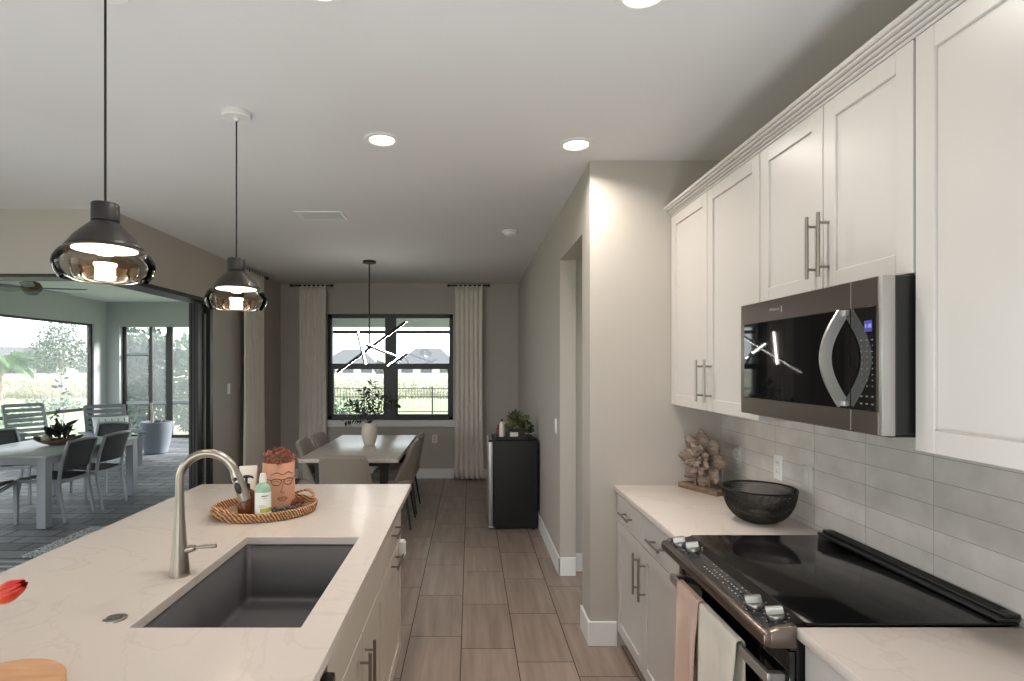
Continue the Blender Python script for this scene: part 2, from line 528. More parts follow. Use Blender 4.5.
def lathe(bm, prof, seg=32, c=(0, 0, 0), mx=None, sx=1.0, sy=1.0):
    t = bmesh.new()
    rings = []
    for r, z in prof:
        if r < 1e-6:
            rings.append([t.verts.new((c[0], c[1], c[2] + z))])
        else:
            rings.append([t.verts.new((c[0] + sx * r * math.cos(2 * PI * k / seg), c[1] + sy * r * math.sin(2 * PI * k / seg), c[2] + z)) for k in range(seg)])
    for a, b in zip(rings[:-1], rings[1:]):
        for k in range(seg):
            k2 = (k + 1) % seg
            if len(a) == 1 and len(b) == 1:
                break
            if len(a) == 1:
                t.faces.new((a[0], b[k2], b[k]))
            elif len(b) == 1:
                t.faces.new((a[k], a[k2], b[0]))
            else:
                t.faces.new((a[k], a[k2], b[k2], b[k]))
    bmesh.ops.recalc_face_normals(t, faces=t.faces[:])
    merge(bm, t, mx)
    return bm


def tube(bm, pts, r, seg=10, cap=True, sq=None):
    """a round (or, with seg=4, square) tube along the points; r may be a list"""
    t = bmesh.new()
    pts = [Vector(p) for p in pts]
    n = len(pts)
    rs = r if isinstance(r, (list, tuple)) else [r] * n
    tang = []
    for i in range(n):
        a = pts[max(0, i - 1)]
        b = pts[min(n - 1, i + 1)]
        tang.append((b - a).normalized())
    up = Vector((0, 0, 1))
    if abs(tang[0].dot(up)) > 0.95:
        up = Vector((1, 0, 0))
    nrm = (up - tang[0] * up.dot(tang[0])).normalized()
    rings = []
    for i in range(n):
        nrm = (nrm - tang[i] * nrm.dot(tang[i])).normalized()
        bi = tang[i].cross(nrm)
        off = PI / 4 if seg == 4 else 0
        ring = []
        for k in range(seg):
            a = 2 * PI * k / seg + off
            ca, sa = math.cos(a), math.sin(a)
            if sq:
                ca, sa = ca * sq[0], sa * sq[1]
            ring.append(t.verts.new(pts[i] + (nrm * ca + bi * sa) * rs[i]))
        rings.append(ring)
    for a, b in zip(rings[:-1], rings[1:]):
        for k in range(seg):
            k2 = (k + 1) % seg
            t.faces.new((a[k], a[k2], b[k2], b[k]))
    if cap:
        t.faces.new(rings[0][::-1])
        t.faces.new(rings[-1])
    bmesh.ops.recalc_face_normals(t, faces=t.faces[:])
    merge(bm, t)
    return bm


def beam(bm, p, q, w, h):
    """rectangular bar from p to q; w across, h in the vertical sense"""
    p, q = Vector(p), Vector(q)
    d = q - p
    L_ = d.length
    z = d.normalized()
    up = Vector((0, 0, 1))
    if abs(z.dot(up)) > 0.98:
        up = Vector((0, 1, 0))
    x = up.cross(z).normalized()
    y = z.cross(x)
    mx = Matrix(((x.x, y.x, z.x, p.x), (x.y, y.y, z.y, p.y), (x.z, y.z, z.z, p.z), (0, 0, 0, 1)))
    return box(bm, -w / 2, w / 2, -h / 2, h / 2, 0, L_, min(w, h) * 0.12, 1, mx)


def ball(bm, c, r, sub=2, sc=(1, 1, 1), rot=None):
    t = bmesh.new()
    bmesh.ops.create_icosphere(t, subdivisions=sub, radius=r)
    mx = Matrix.Translation(c)
    if rot is not None:
        mx = mx @ rot
    mx = mx @ Matrix.Diagonal((sc[0], sc[1], sc[2], 1))
    merge(bm, t, mx)
    return bm


def sheet(bm, nu, nv, f, mx=None):
    t = bmesh.new()
    g = [[t.verts.new(f(i / nu, j / nv)) for j in range(nv + 1)] for i in range(nu + 1)]
    for i in range(nu):
        for j in range(nv):
            t.faces.new((g[i][j], g[i + 1][j], g[i + 1][j + 1], g[i][j + 1]))
    merge(bm, t, mx)
    return bm


def leaf_into(V, Fc, base, d, side, length, width, bend=0.15):
    """appends a pointed, slightly folded leaf to vertex / face lists"""
    d = d.normalized()
    side = (side - d * side.dot(d))
    if side.length < 1e-4:
        side = d.orthogonal()
    side.normalize()
    up = side.cross(d)
    k = len(V)
    V += [base, base + d * length * .35 + side * width * .5 + up * width * .15, base + d * length * .35 - up * length * 0.02,
          base + d * length * .35 - side * width * .5 + up * width * .15,
          base + d * length * .7 + side * width * .4 - up * length * bend * .4, base + d * length * .7 - side * width * .4 - up * length * bend * .4,
          base + d * length - up * length * bend]
    Fc += [(k, k + 1, k + 2), (k, k + 2, k + 3), (k + 1, k + 4, k + 2), (k + 2, k + 5, k + 3), (k + 2, k + 4, k + 6), (k + 2, k + 6, k + 5)]


def quad_leaf_into(V, Fc, base, d, side, length, width):
    d = d.normalized()
    side = (side - d * side.dot(d))
    if side.length < 1e-4:
        side = d.orthogonal()
    side.normalize()
    k = len(V)
    V += [base, base + d * length * .5 + side * width * .5, base + d * length, base + d * length * .5 - side * width * .5]
    Fc.append((k, k + 1, k + 2, k + 3))


def rv():
    while True:
        v = Vector((random.uniform(-1, 1), random.uniform(-1, 1), random.uniform(-1, 1)))
        if 0.05 < v.length < 1:
            return v


def foliage(clumps, n, ln, wd, droop=0.0):
    """leaves scattered near the skin of ellipsoid clumps [(centre, (rx,ry,rz))]"""
    V, Fc = [], []
    vols = [r[0] * r[1] + r[1] * r[2] + r[0] * r[2] for c, r in clumps]
    tot = sum(vols)
    for (c, r), vo in zip(clumps, vols):
        for _ in range(int(n * vo / tot)):
            v = rv().normalized() * (random.random() ** 0.4)
            p = Vector((c[0] + v.x * r[0], c[1] + v.y * r[1], c[2] + v.z * r[2]))
            d = (v + rv() * 0.9 - Vector((0, 0, droop)))
            s = random.uniform(0.7, 1.3)
            quad_leaf_into(V, Fc, p, d, rv(), ln * s, wd * s)
    return V, Fc


ROOT = {}


def finish(o, smooth, angle=35):
    if smooth:
        o.data.shade_smooth()
        o.data.set_sharp_from_angle(angle=rad(angle))


def link_mesh(name, me, mat_, parent=None):
    o = bpy.data.objects.new(name, me)
    COL.objects.link(o)
    if mat_ is not None:
        o.data.materials.append(mat_)
    if parent is not None:
        o.parent = parent
        ROOT[o] = ROOT.get(parent, (0, 0, 0))
    return o


def obj(name, bm, mat_, parent=None, smooth=True, angle=35, label=None):
    """one mesh object; geometry given in world coordinates, moved into the frame of its thing"""
    if parent is not None:
        off = ROOT.get(parent, (0, 0, 0))
        if off != (0, 0, 0):
            bmesh.ops.translate(bm, vec=Vector(off) * -1, verts=bm.verts[:])
    me = bpy.data.meshes.new(name)
    bm.normal_update()
    bm.to_mesh(me)
    bm.free()
    o = link_mesh(name, me, mat_, parent)
    finish(o, smooth, angle)
    if label:
        o['label'] = label
    return o


def obj_vf(name, V, Fc, mat_, parent=None, label=None):
    off = Vector(ROOT.get(parent, (0, 0, 0))) if parent is not None else Vector((0, 0, 0))
    me = bpy.data.meshes.new(name)
    me.from_pydata([tuple(Vector(v) - off) for v in V], [], Fc)
    me.update()
    o = link_mesh(name, me, mat_, parent)
    if label:
        o['label'] = label
    return o


def thing(name, label, cat, loc=(0, 0, 0), group=None, rz=0.0, local=False):
    """an Empty at the base of a thing; with local=True the parts are given in the thing's own frame"""
    o = bpy.data.objects.new(name, None)
    COL.objects.link(o)
    o.empty_display_size = 0.1
    o.location = loc
    o.rotation_euler = (0, 0, rz)
    o['label'] = label
    o['category'] = cat
    if group:
        o['group'] = group
    ROOT[o] = (0, 0, 0) if local else tuple(loc)
    return o


def tag(o, label, cat, group=None):
    o['label'] = label
    o['category'] = cat
    if group:
        o['group'] = group
    return o


def struct(name, bm, mat_, parent=None, smooth=False):
    o = obj(name, bm, mat_, parent, smooth)
    if parent is None:
        o['kind'] = 'structure'
    return o


def struct_root(name, loc=(0, 0, 0)):
    o = bpy.data.objects.new(name, None)
    COL.objects.link(o)
    o.location = loc
    o['kind'] = 'structure'
    ROOT[o] = tuple(loc)
    return o


def dup(root, loc, rz, label, group=None):
    """a copy of a thing with copies of its parts and their sub-parts"""
    r = root.copy()
    COL.objects.link(r)
    r.location = loc
    r.rotation_euler = (0, 0, rz)
    r['label'] = label
    if group:
        r['group'] = group
    for ch in list(root.children):
        c = ch.copy()
        COL.objects.link(c)
        c.parent = r
        for g in list(ch.children):
            d = g.copy()
            COL.objects.link(d)
            d.parent = c
    return r


def solidify(o, t, off=0.0, sub=0):
    m = o.modifiers.new('thickness', 'SOLIDIFY')
    m.thickness = t
    m.offset = off
    if sub:
        s = o.modifiers.new('rounding', 'SUBSURF')
        s.levels = s.render_levels = sub
    return o


def lettering(name, text, size, mat_, parent, loc, rot, extrude=0.0003, align='CENTER'):
    c = bpy.data.curves.new(name, 'FONT')
    c.body = text
    c.size = size
    c.extrude = extrude
    c.align_x = align
    c.align_y = 'CENTER'
    o = bpy.data.objects.new(name, c)
    COL.objects.link(o)
    dg = bpy.context.evaluated_depsgraph_get()
    me = bpy.data.meshes.new_from_object(o.evaluated_get(dg))
    bpy.data.objects.remove(o)
    bpy.data.curves.remove(c)
    o = bpy.data.objects.new(name, me)
    COL.objects.link(o)
    me.materials.clear()
    me.materials.append(mat_)
    o.parent = parent
    off = Vector(ROOT.get(parent, (0, 0, 0)))
    o.location = Vector(loc) - off
    o.rotation_euler = rot
    return o

# ================================================================== THE SETTING
CEIL = 2.758
XR = 1.442          # tiled kitchen wall
XH = 0.683          # hall wall
XL = -2.68          # dining side wall
YF = 7.88           # dining end wall
YP = 3.17           # end wall of the kitchen run
YD = 4.144          # wall over the sliding doors

b = NB()
box(b, -8.2, 2.2, -4.2, 4.40, -0.12, 0.0)
box(b, -2.88, 2.2, 4.40, 8.08, -0.12, 0.0)
struct('floor', b, M['floor'])
b = NB()
box(b, -8.2, 2.2, -4.2, 4.344, CEIL, CEIL + 0.3)
box(b, -2.88, 2.2, 4.344, 8.08, CEIL, CEIL + 0.3)
struct('ceiling', b, M['ceiling'])
# kitchen wall and the end wall of the cabinet run
struct('wall_right', box(NB(), XR, XR + 0.15, -4.2, YP, 0, CEIL), M['wall'])
struct('wall_end', box(NB(), XH, XR + 0.15, YP, YP + 0.12, 0, CEIL), M['wall'])
# hall wall with its tall cased opening
b = NB()
box(b, XH, XH + 0.12, YP + 0.12, 3.387, 0, CEIL)
box(b, XH, XH + 0.12, 3.387, 4.227, 2.394, CEIL)
box(b, XH, XH + 0.12, 4.227, YF, 0, CEIL)
struct('wall_hall', b, M['wall'])
b = NB()
box(b, XH + 0.12, 2.2, 4.32, 4.44, 0, CEIL)
box(b, 2.1, 2.2, YP + 0.12, 4.32, 0, CEIL)
struct('wall_corridor', b, M['wall'])
# dining end wall with the window opening
WX0, WX1, WZ0, WZ1 = -2.023, -0.24, 0.826, 2.326
b = NB()
box(b, -2.88, WX0, YF, YF + 0.2, 0, CEIL)
box(b, WX1, XH + 0.12, YF, YF + 0.2, 0, CEIL)
box(b, WX0, WX1, YF, YF + 0.2, WZ1, CEIL)
box(b, WX0, WX1, YF, YF + 0.2, 0, WZ0)
struct('wall_far', b, M['wall'])
b = NB()
box(b, XL - 0.2, XL, 5.80, YF, 0, CEIL)
box(b, XL - 0.2, XL, YD, 5.80, 2.274, CEIL)
struct('wall_left', b, M['wall'])
b = NB()
box(b, -8.0, XL - 0.2, YD, YD + 0.2, 2.274, CEIL)
box(b, -8.0, -7.3, YD, YD + 0.2, 0, 2.274)
struct('wall_patio', b, M['wall'])
# the great room behind the camera, with tall window openings
b = NB()
box(b, -8.2, -6.6, -4.2, -4.0, 0, CEIL)
box(b, 0.2, XR, -4.2, -4.0, 0, CEIL)
box(b, -6.6, 0.2, -4.2, -4.0, 2.5, CEIL)
struct('wall_rear', b, M['wall'])
b = NB()
box(b, -8.2, -8.0, -4.0, -2.2, 0, CEIL)
box(b, -8.2, -8.0, 2.8, 4.344, 0, CEIL)
box(b, -8.2, -8.0, -2.2, 2.8, 2.5, CEIL)
struct('wall_great_room', b, M['wall'])


def baseboard(name, segs):
    """segs: (x0,x1,y0,y1) footprints"""
    b = NB()
    for x0, x1, y0, y1 in segs:
        box(b, x0, x1, y0, y1, 0, 0.14, 0.004)
    return struct(name, b, M['trim'])


baseboard('baseboard_end', [(XH - 0.014, 0.835, YP - 0.014, YP), (XH - 0.014, XH, YP, 3.387)])
baseboard('baseboard_hall', [(XH - 0.014, XH, 4.213, YF), (XH - 0.014, XH + 0.12, 4.213, 4.227)])
baseboard('baseboard_far', [(XL, XH, YF - 0.014, YF)])
baseboard('baseboard_left', [(XL, XL + 0.014, 5.90, YF - 0.014)])
baseboard('baseboard_corridor', [(XH + 0.12, 2.1, 4.306, 4.32)])

# tiled backsplash
struct('wall_tiles', box(NB(), XR - 0.008, XR, 0.1, YP, 0.905, 1.46), M['tile'])

# dining window: twin single-hung sashes in dark bronze
win = struct_root('window_1', (0, YF, WZ0))
b = NB()
y0, y1 = YF + 0.06, YF + 0.13
fw = 0.055
box(b, WX0, WX1, y0, y1, WZ1 - fw, WZ1)
box(b, WX0, WX1, y0, y1, WZ0, WZ0 + fw)
box(b, WX0, WX0 + fw, y0, y1, WZ0, WZ1)
box(b, WX1 - fw, WX1, y0, y1, WZ0, WZ1)
xm = (WX0 + WX1) / 2
box(b, xm - 0.08, xm + 0.08, y0 - 0.005, y1, WZ0, WZ1)
for s in (0, 1):
    xa, xb = (WX0 + fw, xm - 0.08) if s == 0 else (xm + 0.08, WX1 - fw)
    box(b, xa, xb, y0 + 0.01, y1 - 0.01, 1.545, 1.625)
    box(b, xa, xa + 0.022, y0 + 0.015, y1 - 0.02, WZ0 + fw, 1.55)
    box(b, xb - 0.022, xb, y0 + 0.015, y1 - 0.02, WZ0 + fw, 1.55)
    box(b, xa, xb, y0 + 0.015, y1 - 0.02, WZ0 + fw, WZ0 + fw + 0.02)
struct('window_frame', b, M['bronze'], win)
for xa, xb in ((WX0 + fw, xm - 0.08), (xm + 0.08, WX1 - fw)):
    for za, zb in ((WZ0 + fw, 1.55), (1.62, WZ1 - fw)):
        struct('pane', box(NB(), xa, xb, YF + 0.094, YF + 0.098, za, zb), M['pane'], win)
struct('sill', box(NB(), WX0 - 0.05, WX1 + 0.05, YF - 0.03, YF + 0.06, WZ0 - 0.095, WZ0, 0.006), M['trim'], win)

# corner of the sliding doors: head track, stacked panel stiles in the side wall, threshold
dr = struct_root('door_1', (XL, 5.4, 0))
b = NB()
box(b, XL - 0.21, XL + 0.004, YD - 0.004, 5.80, 2.240, 2.276)
box(b, -7.3, XL + 0.004, YD - 0.004, YD + 0.21, 2.252, 2.276)
struct('head_track', b, M['bronze'], dr)
b = NB()
box(b, XL - 0.04, XL + 0.004, 5.74, 5.80, 0, 2.23)
struct('jamb', b, M['bronze'], dr)
for k, (xk, ya) in enumerate(((XL - 0.056, 5.570), (XL - 0.090, 5.575), (XL - 0.124, 5.58))):
    p = NB()
    box(p, xk - 0.015, xk + 0.015, ya, ya + 0.09, 0.03, 2.225, 0.003)
    box(p, xk - 0.015, xk + 0.015, ya + 0.09, 5.74, 0.03, 0.12)
    box(p, xk - 0.015, xk + 0.015, ya + 0.09, 5.74, 2.13, 2.225)
    q = struct('door_panel_frame', p, M['bronze'], dr)
    struct('glass', box(NB(), xk - 0.003, xk + 0.003, ya + 0.09, 5.74, 0.12, 2.13), M['pane'], q)
b = NB()
for k in range(4):
    box(b, -7.3, XL - 0.02, YD + 0.03 + k * 0.11, YD + 0.05 + k * 0.11, 0.0, 0.012)
struct('threshold_track', b, M['alu'], dr)

# ------------------------------------------------------------------ patio shell
b = NB()
box(b, -8.3, -2.88, 4.40, 12.6, -0.10, 0.0)
box(b, -2.88, 1.6, 8.08, 12.6, -0.10, 0.0)
struct('patio_floor', b, M['paver'])
b = NB()
box(b, -8.3, -2.88, 4.344, 12.6, 3.0, 3.2)
box(b, -2.88, 1.8, 8.08, 12.6, 3.0, 3.2)
struct('patio_ceiling', b, M['patio_ceiling'])
b = NB()
box(b, -8.1, -8.0, 4.344, 12.6, 2.48, 3.0)          # beam over the lawn side
box(b, -8.0, 1.8, 12.25, 12.55, 2.46, 3.0)          # beam over the far side
box(b, -8.1, -8.0, 11.85, 12.55, 0, 2.48)           # corner pier
box(b, -8.0, -7.71, 12.25, 12.55, 0, 2.46)
struct('wall_patio_piers', b, M['stucco'])
struct('trim_speckled', box(NB(), -3.75, -3.58, 4.62, 5.5, 0.0, 0.006), M['speckles'])  # flat strip with random dark and pale speckles

# screen frames of the patio
sc = struct_root('window_2', (-8.05, 9, 0))
b = NB()
box(b, -8.10, -8.04, 11.77, 11.85, 0, 2.48)
box(b, -8.10, -8.04, 4.4, 11.77, 2.44, 2.48)
box(b, -8.10, -8.04, 4.4, 11.77, 0.66, 0.72)
box(b, -8.10, -8.04, 4.4, 11.77, 0.0, 0.05)
for yk in (4.42, 6.6, 8.9):
    box(b, -8.10, -8.04, yk, yk + 0.05, 0, 2.48)
struct('screen_frame', b, M['bronze'], sc)
sc = struct_root('window_3', (-5, 12.4, 0))
b = NB()
for xa, w in ((-7.71, 0.08), (-7.12, 0.06), (-6.74, 0.13), (-5.9, 0.06), (-4.2, 0.06)):
    box(b, xa, xa + w, 12.36, 12.42, 0, 2.46)
box(b, -7.71, -4.2, 12.36, 12.42, 0.0, 0.06)
struct('screen_frame', b, M['bronze'], sc)
b = NB()
box(b, -7.63, -7.12, 12.37, 12.41, 1.83, 1.88)
box(b, -7.63, -7.12, 12.37, 12.41, 0.74, 0.80)
box(b, -7.06, -6.74, 12.37, 12.41, 0.74, 0.80)
box(b, -6.61, -4.2, 12.37, 12.41, 0.76, 0.82)
struct('screen_rail', b, M['alu'], sc)
struct('screen_mesh', box(NB(), -7.63, -4.2, 12.387, 12.389, 0.02, 2.46), M['screen_mesh'], sc)
struct('screen_mesh', box(NB(), -8.071, -8.069, 4.45, 11.77, 0.05, 2.44), M['screen_mesh'], COL.objects['window_2'])
sc = struct_root('window_4', (-1, 12.4, 2.3))
b = NB()
box(b, -4.2, 1.6, 12.36, 12.42, 2.31, 2.38)
struct('screen_frame', b, M['bronze'], sc)

# ================================================================== KITCHEN, RIGHT-HAND RUN
def shaker(bm, X, face, y0, y1, z0, z1, t=0.02, rail=0.058, rec=0.008, bev=0.0016):
    """shaker front in the plane x = X whose face looks to face = -1 / +1"""
    def xx(a, c):
        return (X + a, X + c) if face < 0 else (X - c, X - a)
    a, c = xx(0, t)
    box(bm, a, c, y0, y0 + rail, z0, z1, bev)
    box(bm, a, c, y1 - rail, y1, z0, z1, bev)
    box(bm, a, c, y0 + rail, y1 - rail, z0, z0 + rail, bev)
    box(bm, a, c, y0 + rail, y1 - rail, z1 - rail, z1, bev)
    a, c = xx(rec, t - 0.002)
    box(bm, a, c, y0 + rail - 0.002, y1 - rail + 0.002, z0 + rail - 0.002, z1 - rail + 0.002)
    return bm


def slab_front(bm, X, face, y0, y1, z0, z1, t=0.02):
    a, c = (X, X + t) if face < 0 else (X - t, X)
    return box(bm, a, c, y0, y1, z0, z1, 0.002)


def pull(X, face, p, q, stand=0.034, r=0.0058, inset=0.032):
    """bar pull from (y,z) p to q standing off the face at x = X"""
    bm = NB()
    xb = X + face * stand
    (ya, za), (yb, zb) = p, q
    tube(bm, [(xb, ya, za), (xb, yb, zb)], r, 12)
    d = Vector((yb - ya, zb - za)).normalized() * inset
    for (yy, zz) in ((ya + d.x, za + d.y), (yb - d.x, zb - d.y)):
        tube(bm, [(X, yy, zz), (xb, yy, zz)], r * 0.8, 10)
    return bm


# upper cabinets (local origin on the wall side)
UX = 1.1436


def upper(name, y0, y1, z0, z1, doors, pulls, label):
    t = thing(name, label, 'cabinet', (XR - 0.17, (y0 + y1) / 2, z0), 'white wall cabinets')
    obj('carcass', box(NB(), UX + 0.021, XR - 0.001, y0 + 0.001, y1 - 0.001, z0, z1, 0.0015), M['cab'], t)
    for (a, c), pl in zip(doors, pulls):
        d = obj('door', shaker(NB(), UX, -1, a + 0.0015, c - 0.0015, z0 + 0.001, z1 - 0.004), M['cab'], t)
        if pl:
            obj('handle', pull(UX, -1, *pl), M['pull'], d)
    return t


upper('wall_cabinet', 2.200, 3.168, 1.372, 2.438, [(2.688, 3.166), (2.202, 2.686)],
      [((2.735, 1.415), (2.735, 1.620)), ((2.640, 1.415), (2.640, 1.620))],
      'tall white shaker wall cabinet against the end wall, above the carved wooden flower')
upper('wall_cabinet', 1.436, 2.198, 1.830, 2.438, [(1.8065, 2.196), (1.438, 1.8045)],
      [((1.836, 1.875), (1.836, 2.080)), ((1.776, 1.875), (1.776, 2.080))],
      'short white shaker wall cabinet directly above the microwave')
upper('wall_cabinet', 0.53, 1.434, 1.372, 2.438, [(0.982, 1.432), (0.532, 0.979)],
      [((1.02, 1.415), (1.02, 1.620)), ((0.94, 1.415), (0.94, 1.620))],
      'tall white shaker wall cabinet on the camera side of the microwave')
# crown along the top of the wall cabinets
b = NB()
for x0, z0_, x1, z1_ in ((UX - 0.002, 2.436, XR, 2.447), (UX - 0.012, 2.447, XR, 2.456), (UX - 0.022, 2.456, XR, 2.466), (UX - 0.034, 2.466, XR, 2.476), (UX - 0.042, 2.476, XR, 2.492)):
    box(b, x0, x1, 0.50, 3.169, z0_, z1_, 0.003)
struct('trim_crown', b, M['cab'])

# lower cabinets
BX = 0.833


def base_cabinet(y0, y1, X, drawers, doors, label, name='base_cabinet'):
    t = thing(name, label, 'cabinet', ((X + XR) / 2, (y0 + y1) / 2, 0), 'white base cabinets')
    obj('carcass', box(NB(), X + 0.021, XR - 0.001, y0, y1, 0.09, 0.882, 0.001), M['cab'], t)
    obj('toe_kick', box(NB(), X + 0.06, XR - 0.001, y0, y1, 0.0, 0.09), M['cab'], t)
    for (a, c, z0, z1) in drawers:
        d = obj('drawer', slab_front(NB(), X, -1, a, c, z0, z1), M['cab'], t)
        ym = (a + c) / 2
        zc = (z0 + z1) / 2
        obj('handle', pull(X, -1, (ym - 0.085, zc), (ym + 0.085, zc)), M['pull'], d)
    for (a, c, z0, z1, ph) in doors:
        d = obj('door', shaker(NB(), X, -1, a, c, z0, z1), M['cab'], t)
        obj('handle', pull(X, -1, (ph, z1 - 0.245), (ph, z1 - 0.045)), M['pull'], d)
    return t


base_cabinet(2.212, 3.168, BX,
             [(2.692, 3.150, 0.722, 0.872), (2.216, 2.688, 0.722, 0.872)],
             [(2.692, 3.150, 0.098, 0.716, 2.735), (2.216, 2.688, 0.098, 0.716, 2.645)],
             'white two-door, two-drawer base cabinet between the end wall and the range')
base_cabinet(0.40, 1.438, 0.862,
             [(0.92, 1.434, 0.722, 0.872), (0.404, 0.916, 0.722, 0.872)],
             [(0.92, 1.434, 0.098, 0.716, 0.965), (0.404, 0.916, 0.098, 0.716, 0.87)],
             'white base cabinet under the countertop piece on the camera side of the range')
o = obj('countertop', box(NB(), 0.8165, XR - 0.009, 2.207, YP - 0.001, 0.884, 0.914, 0.003, 2), M['quartz'])
tag(o, 'white quartz countertop under the mesh bowl and carved wooden flower', 'countertop', 'kitchen countertops')
o = obj('countertop', box(NB(), 0.844, XR - 0.009, 0.38, 1.443, 0.884, 0.914, 0.003, 2), M['quartz'])
tag(o, 'white quartz countertop in the corner on the camera side of the range', 'countertop', 'kitchen countertops')

# ------------------------------------------------------------------ range
rg = thing('kitchen_range', 'black glass-top electric range with stainless bezel set between the white counters', 'range', (1.1, 1.825, 0))
RY0, RY1 = 1.447, 2.203
obj('body', box(NB(), 0.852, 1.425, RY0 + 0.003, RY1 - 0.003, 0.02, 0.905, 0.003), M['black'], rg)
b = NB()
box(b, 0.872, 1.428, RY0 - 0.001, RY1 + 0.001, 0.9145, 0.922, 0.003, 2)
obj('cooktop', b, M['black_glass'], rg)
# burner outlines belong to the glass
# sloping control panel, higher at the glass than at the bezel
def wedge(bm, pts, y0, y1, bev=0.0):
    t = bmesh.new()
    a = [t.verts.new((x, y0, z)) for x, z in pts]
    c = [t.verts.new((x, y1, z)) for x, z in pts]
    n = len(pts)
    t.faces.new(a)
    t.faces.new(c[::-1])
    for i in range(n):
        j = (i + 1) % n
        t.faces.new((a[i], c[i], c[j], a[j]))
    bmesh.ops.recalc_face_normals(t, faces=t.faces[:])
    if bev:
        bmesh.ops.bevel(t, geom=t.edges[:], offset=bev, segments=2, affect='EDGES', profile=0.5)
    merge(bm, t)
    return bm


cp = obj('control_panel', wedge(NB(), [(0.776, 0.862), (0.776, 0.899), (0.872, 0.921), (0.900, 0.921), (0.900, 0.862)], RY0 + 0.008, RY1 - 0.008), M['oven_glass'], rg)
bz = NB()
wedge(bz, [(0.757, 0.868), (0.757, 0.894), (0.764, 0.901), (0.777, 0.903), (0.777, 0.862)], RY0 - 0.012, RY1 + 0.001, 0.002)
# end caps of the bezel sweep back along both sides of the panel
for ya, yb in ((RY0 - 0.012, RY0 + 0.010), (RY1 - 0.010, RY1 + 0.001)):
    wedge(bz, [(0.776, 0.862), (0.776, 0.903), (0.80, 0.912), (0.84, 0.9195), (0.842, 0.9195), (0.842, 0.862)], ya, yb, 0.001)
obj('bezel', bz, M['steel'], rg)
sl = math.atan2(0.022, 0.096)
for (kx, ky) in ((0.806, 2.135), (0.826, 2.060), (0.812, 1.588), (0.828, 1.508)):
    zk = 0.899 + (kx - 0.776) / 0.096 * 0.022
    mx = Matrix.Translation((kx, ky, zk)) @ Matrix.Rotation(-sl, 4, 'Y')
    kb = NB()
    lathe(kb, [(0, 0), (0.0235, 0), (0.0235, 0.008), (0.021, 0.012), (0, 0.012)], 28, (0, 0, 0), mx)
    t = bmesh.new()
    bmesh.ops.create_cube(t, size=1)
    for v in t.verts:
        tp = 0.62 if v.co.z > 0 else 1.0
        v.co = Vector((v.co.x * 0.019 * tp, v.co.y * 0.043, 0.020 + v.co.z * 0.020))
    bmesh.ops.bevel(t, geom=t.edges[:], offset=0.002, segments=2, affect='EDGES')
    merge(kb, t, mx @ Matrix.Rotation(rad(72), 4, 'Z'))
    obj('knob', kb, M['knob'], rg)
# printed marks on the panel: rows of touch symbols and dial ticks
pm = NB()
random.seed(5)
def panel_mark(x, y, w, h):
    z = 0.899 + (x - 0.776) / 0.096 * 0.022 + 0.0006
    mx = Matrix.Translation((x, y, z)) @ Matrix.Rotation(-sl, 4, 'Y')
    box(pm, -w / 2, w / 2, -h / 2, h / 2, -0.0004, 0.0004, 0, 1, mx)
for i in range(13):
    for j in range(3):
        if random.random() < 0.75:
            panel_mark(0.800 + j * 0.016, 1.66 + i * 0.020 + random.uniform(-.002, .002), 0.004, random.choice((0.006, 0.009)))
for (kx, ky) in ((0.806, 2.135), (0.826, 2.060), (0.812, 1.588), (0.828, 1.508)):
    for k in range(9):
        a = rad(200 + k * 40)
        x_, y_ = kx + 0.032 * math.cos(a), ky + 0.032 * math.sin(a)
        if 0.78 < x_ < 0.868:
            panel_mark(x_, y_, 0.004, 0.004)
o = obj('printed_symbols', pm, M['grey_print'], cp, smooth=False)
o['kind'] = 'stuff'
# oven door, window, handle, drawer
od = obj('oven_door', box(NB(), 0.832, 0.852, RY0 + 0.004, RY1 - 0.004, 0.19, 0.845, 0.004, 2), M['oven_glass'], rg)
obj('door_frame', box(NB(), 0.826, 0.833, RY1 - 0.03, RY1 - 0.004, 0.19, 0.845, 0.002), M['steel'], od)
obj('vent_strip', box(NB(), 0.835, 0.855, RY0 + 0.004, RY1 - 0.004, 0.848, 0.866), M['black'], rg)
hd = NB()
box(hd, 0.782, 0.796, RY0 + 0.02, RY1 - 0.02, 0.748, 0.780, 0.004, 2)
for yy in (RY0 + 0.035, RY1 - 0.035):
    box(hd, 0.794, 0.834, yy - 0.012, yy + 0.012, 0.752, 0.776, 0.003)
obj('handle', hd, M['bright_steel'], od)
obj('warming_drawer', box(NB(), 0.832, 0.852, RY0 + 0.004, RY1 - 0.004, 0.03, 0.183, 0.004, 2), M['steel'], rg)
b = NB()
box(b, 1.372, 1.432, RY0 - 0.001, RY1 + 0.001, 0.9225, 0.934, 0.004, 2)
box(b, 1.392, 1.432, RY0 - 0.001, RY1 + 0.001, 0.933, 0.944, 0.004, 2)
for k in range(3):
    box(b, 1.397 + k * 0.011, 1.402 + k * 0.011, RY0 + 0.03, RY1 - 0.03, 0.943, 0.9465, 0.001)
obj('rear_vent_trim', b, M['black'], rg)


